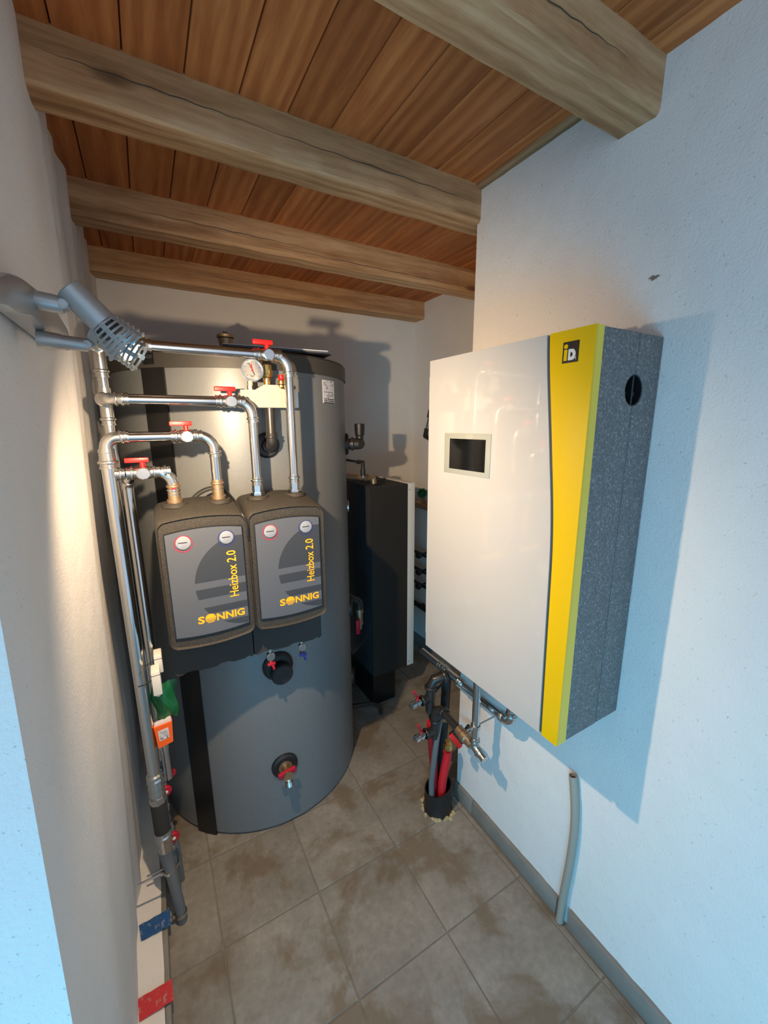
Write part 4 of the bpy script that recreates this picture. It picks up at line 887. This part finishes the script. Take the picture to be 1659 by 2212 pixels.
# upper group
zu = .66
t = thing('upper_valve_tee', 'black iron elbow bending down from the wall pipe above the floor sleeve', 'pipe fitting', (.93, 1.24, .6))
m = MB().tube([V((XH-.012, 1.205, zH-.006)), V((.965, 1.21, zu)), V((.940, 1.222, zu-.008)), V((.928, 1.228, zu-.035)), V((.925, 1.23, zu-.10))], .0205, 20); m.ring(V((.972, 1.208, zu+.001)), (1, 0, 0), .020, .014, .006); m.ring(V((.9255, 1.23, zu-.045)), (0, 0, 1), .0205, .014, .006)
m.tube([V((.925, 1.23, zu-.10)), V((.925, 1.23, zu-.16))], .0195, 20); m.tube([V((.925, 1.23, zu-.095)), V((.885, 1.23, zu-.095))], .0175, 18); m.ring(V((.885, 1.23, zu-.095)), (1, 0, 0), .0175, .014, .005)
part('elbow_and_tee', m, M['iron'], t)
lever_tap((.885, 1.23, zu-.095), 'red-levered drain tap upper of two beside the white wall corner')
# brass caps
for (c_, lab) in ((at(967, 1612, 1.17), 'knurled brass cap on top of the red pipe'), (at(959, 1550, 1.235), 'small bright brass nut half hidden behind the iron tees')):
    m = MB().lathe(c_ + V((0, 0, .028)), (0, 0, -1), [(0, .012), (.012, .013), (.014, .018), (.022, .020), (.036, .020), (.042, .017), (.046, .010)], 12); single('brass_cap', m, M['brass'], lab, 'pipe fitting', smooth=20)
# black ball valve with red lever at the right
p = at(990, 1595, 1.12); t = thing('ball_valve', 'black ball valve with wide red lever in front of the bronze filter', 'valve', p)
part('valve_stem', MB().tube([p + V((.07, .01, .02)), p + V((.03, 0, .006)), p], .013, 16), M['black'], t); 
a = at(973, 1587, 1.08); b = at(995, 1614, 1.06); part('lever', MB().obox(a, b, .010, .020, (1, -.3, .7), .004), M['red'], t, 'red lever face'); m = MB().obox(a + V((.010, .008, .002)), b + V((.010, .008, .002)), .014, .026, (1, -.3, .7), .005); part('lever_back', m, M['black'], t)
# floor sleeve with red and grey pipes
SC = V((.965, 1.212, 0))
t = thing('floor_sleeve', 'black plastic sleeve pipe rising ragged from the floor at the wall corner', 'pipe sleeve', SC)
m = MB(); seg = 40; prof = [(-.002, .066), (.012, .063), (.03, .060), (.05, .062), (.07, .060), (.10, .060), (.115, .0605)]; vs = []
for z_, r in prof:
    for k in range(seg):
        an = 2*PI*k/seg; zz_ = z_ + (.018*math.sin(an*1.0+2.0) if z_ > .09 else 0) + (.006*math.sin(an*5) if .02 < z_ < .06 else 0); rr = r + (.002*math.sin(an*9) if z_ < .05 else 0); vs.append(SC + V((rr*math.cos(an), rr*math.sin(an), zz_)))
for k in range(seg): an = 2*PI*k/seg; vs.append(SC + V((.055*math.cos(an), .055*math.sin(an), .115 + .018*math.sin(an+2.0))))
for k in range(seg): an = 2*PI*k/seg; vs.append(SC + V((.054*math.cos(an), .054*math.sin(an), .02)))
L_ = len(prof)+2; m.add(vs, [(i*seg+k, i*seg+(k+1) % seg, (i+1)*seg+(k+1) % seg, (i+1)*seg+k) for i in range(L_-1) for k in range(seg)] + [tuple((L_-1)*seg+k for k in range(seg))]); part('sleeve', m, M['black'], t)
m = MB(); r_ = random.Random(5)
for i in range(34):
    an = 2*PI*i/34 + r_.uniform(-.1, .1); rr = .064 + abs(r_.gauss(0, .007)); s = r_.uniform(.005, .012)
    if math.cos(an) > .7: continue
    c_ = SC + V((rr*math.cos(an), rr*math.sin(an), .000)); m.lathe(c_, (0, 0, 1), [(0, s), (s*.4, s*.8), (s*.7, s*.3), (s*.75, .0001)], 7)
part('mortar_crumbs', m, M['mortar'], t, 'yellowish mortar crumbs')['kind'] = 'stuff'
def floor_pipe(name, pts, r, mat, label): 
    single(name, MB().tube(smooth_path(pts), r, 20), mat, label, 'pipe')
floor_pipe('red_pipe', [SC + V((.004, -.026, .035)), SC + V((.002, -.026, .15)), at(966, 1632, 1.18), at(966, 1620, 1.18)], .0185, M['redpipe'], 'front red foam-covered pipe standing in the black floor sleeve')
floor_pipe('red_pipe', [SC + V((-.012, .016, .035)), SC + V((-.016, .015, .2)), V((.925, 1.225, .45))], .0175, M['redpipe'], 'rear red foam-covered pipe half hidden in the black floor sleeve')
floor_pipe('corrugated_hose', [SC + V((-.036, -.012, .035)), SC + V((-.045, -.010, .16)), at(943, 1600, 1.19), at(950, 1560, 1.21), at(958, 1530, 1.23)], .0125, M['greyfoam'], 'grey corrugated hose leftmost in the black floor sleeve')
floor_pipe('insulated_pipe', [SC + V((.030, .022, .035)), V((1.010, 1.25, .2)), V((1.030, 1.262, .42)), V((1.045, 1.27, .62))], .020, M['black'], 'black foam-insulated pipe rising tight against the wall corner')
floor_pipe('black_cable', [SC + V((.018, .030, .05)), V((.95, 1.26, .40)), V((.955, 1.25, .55)), V((.99, 1.20, .645))], .005, M['black'], 'thin black cable curving up behind the iron tees')

# ------------------------------------------------------------------ conduit on the right wall
X_ = XR-.0155
pts = [atX(1238, 1675, X_), atX(1242, 1740, X_), atX(1240, 1800, X_), atX(1230, 1870, X_), atX(1218, 1930, X_), atX(1209, 1985, X_-.002)]
pts[-1].z = min(pts[-1].z, .004); pth = smooth_path(pts)
t = thing('conduit_pipe', 'curved grey plastic conduit rising from the skirting gap on the right wall', 'conduit', pts[-1])
m = MB().tube(pth, .0132, 24, caps=False); m.tube(pth[:6], .0108, 24, caps=False)
d = (pth[0]-pth[1]).normalized(); m.lathe(pth[0]-d*.0001, d, [(0, .0108), (.0002, .0132)], 24, False); part('tube', m, M['conduit'], t)
part('dark_bore', MB().lathe(pth[1], d, [(0, .0107), (.001, .0107)], 20), M['strip'], t)

# ------------------------------------------------------------------ tape strips on the ledge
def tape(pxs, mat, label, z=.060):
    m = MB(); n = 8; P = []
    for (a, b) in pxs:
        d = CF*FPX + CR*(a-829.5) - CU*(b-1106); s = (z-EYE.z)/d.z; P.append(EYE + d*s)
    r = random.Random(label); top = []; bot = []
    for i in range(n+1):
        u = i/n; top.append(P[0].lerp(P[1], u) + V((0, r.uniform(-.001, .001), .0008*math.sin(i*2)))); bot.append(P[3].lerp(P[2], u) + V((0, r.uniform(-.001, .001), .0008*math.cos(i*2))))
    vs = top + bot + [p + V((0, 0, -.0012)) for p in top+bot]; N1 = n+1
    m.add(vs, [(i, i+1, N1+i+1, N1+i) for i in range(n)] + [(2*N1+i, 2*N1+i+1, 3*N1+i+1, 3*N1+i) for i in range(n)] + [(i, i+1, 2*N1+i+1, 2*N1+i) for i in range(n)] + [(N1+i, N1+i+1, 3*N1+i+1, 3*N1+i) for i in range(n)] + [(0, N1, 3*N1, 2*N1), (n, N1+n, 3*N1+n, 2*N1+n)])
    single('tape_strip', m, mat, label, 'tape', smooth=0)
tape([(300, 1999), (367, 1962), (369, 1998), (305, 2033)], M['tapeblue'], 'torn blue tape strip across the white ledge by the pipes')
tape([(298, 2158), (371, 2114), (375, 2160), (301, 2208)], M['tapered'], 'torn red tape strip across the white ledge, nearest the viewer')

# ------------------------------------------------------------------ twin spot lamp on the left wall
Yw = .80
lampT = thing('wall_spot_lamp', 'silver-grey twin spot lamp on the left wall with louvred heads', 'lamp', (xl(1.85), .9, 1.85))
# boomerang-shaped wall plate
def wl(px_, py_, off=0): 
    d = CF*FPX + CR*(px_-829.5) - CU*(py_-1106); X = -.137; s = X/d.x; return EYE + d*s
base = [wl(-60, 600), wl(-20, 585), wl(2, 592), wl(45, 622), wl(95, 672), wl(122, 712), wl(131, 738), wl(129, 756), wl(112, 752), wl(70, 716), wl(20, 676), wl(-20, 668), wl(-50, 650)]
m = MB(); cpt = sum(base, V())/len(base); n = len(base); rows = []
for off, s in ((-.008, 1.0), (.016, 1.0), (.021, .93), (.023, .80)): rows.append([V((-.137+off, (p.y-cpt.y)*s+cpt.y, (p.z-cpt.z)*s+cpt.z)) for p in base])
m.add([p for r in rows for p in r], [(i*n+k, i*n+(k+1) % n, (i+1)*n+(k+1) % n, (i+1)*n+k) for i in range(3) for k in range(n)] + [tuple(3*n+k for k in range(n)), tuple(range(n))])
part('wall_plate', m, M['lampgrey'], lampT, smooth=35)
RA = at(146, 622, .79); FA = at(279, 753, .795); RB = at(200, 712, .855); FB = at(306, 774, .845)
dA = (FA-RA).normalized(); LA = (FA-RA).length; dB = (FB-RB).normalized(); LB = (FB-RB).length
aA = at(48, 642, .79); eA = at(138, 660, .79); part('arm', MB().lathe(aA, eA-aA, [(-.012, .0175), (0, .017), (.002, .0125), ((eA-aA).length-.012, .0125), ((eA-aA).length, .011)], 24), M['lampgrey'], lampT)
jm = MB().cyl(eA + V((0, -.011, .0)), eA + V((0, .011, .0)), .0068, 20); jm.lathe(eA + V((0, -.0111, 0)), (0, -1, 0), [(0, .006), (.001, .0055), (.001, .003)], 20); jm.obox(eA, RA + dA*LA*.22, .010, .012); part('joint', jm, M['lampgrey'], lampT)
aB = at(132, 738, .86); eB = at(190, 746, .86); part('arm', MB().lathe(aB, eB-aB, [(-.03, .013), (0, .0115), (.002, .0105), ((eB-aB).length, .0105)], 20), M['lampgrey'], lampT)
jm = MB().cyl(eB + V((0, -.010, 0)), eB + V((0, .010, 0)), .0062, 18); jm.obox(eB, RB + dB*LB*.25, .010, .012); part('joint', jm, M['lampgrey'], lampT)
def head(R0, d, L, r0, r1, split, rings, label):
    h = part('rear_housing', MB().lathe(R0, d, [(0, r0-.002), (.002, r0), (L*split, r0*1.02), (L*split, r0*.9)], 32), M['lampgrey'], lampT, label)
    a = d.orthogonal().normalized(); b = d.cross(a); Lr = L*(1-split)
    for i in range(rings):
        t0 = L*split + Lr*(i+.15)/rings; rr = r0 + (r1-r0)*((i+.5)/rings)**.8; w_ = Lr/rings*.42
        part('louvre_ring', MB().lathe(R0 + d*t0, d, [(0, rr-.0025), (0, rr), (w_, rr+.001), (w_, rr-.0015), (0, rr-.0025)], 32, False), M['lampgrey'], h)
    ribs = MB()
    for k in range(6):
        an = 2*PI*k/6+.35; u = a*math.cos(an) + b*math.sin(an); ribs.obox(R0 + d*L*split*.96 + u*(r0-.001), R0 + d*L*.99 + u*(r1-.0015), .0075, .0016, u)
    part('louvre_ribs', ribs, M['lampgrey'], h); part('inner_barrel', MB().lathe(R0 + d*(L*split*.9), d, [(0, r0*.86), (Lr*.55, r0*.84), (Lr*.6, r0*.6)], 24), M['lampdark'], h)
    return h
head(RA, dA, LA, .0195, .0350, .56, 6, 'near spot head'); hB = head(RB, dB, LB, .019, .0265, .22, 8, 'far spot head')
part('bulb', MB().lathe(RB + dB*LB*.62, dB, [(0, .013), (.010, .016), (.016, .014), (.018, .002)], 20), M['bulb'], hB)
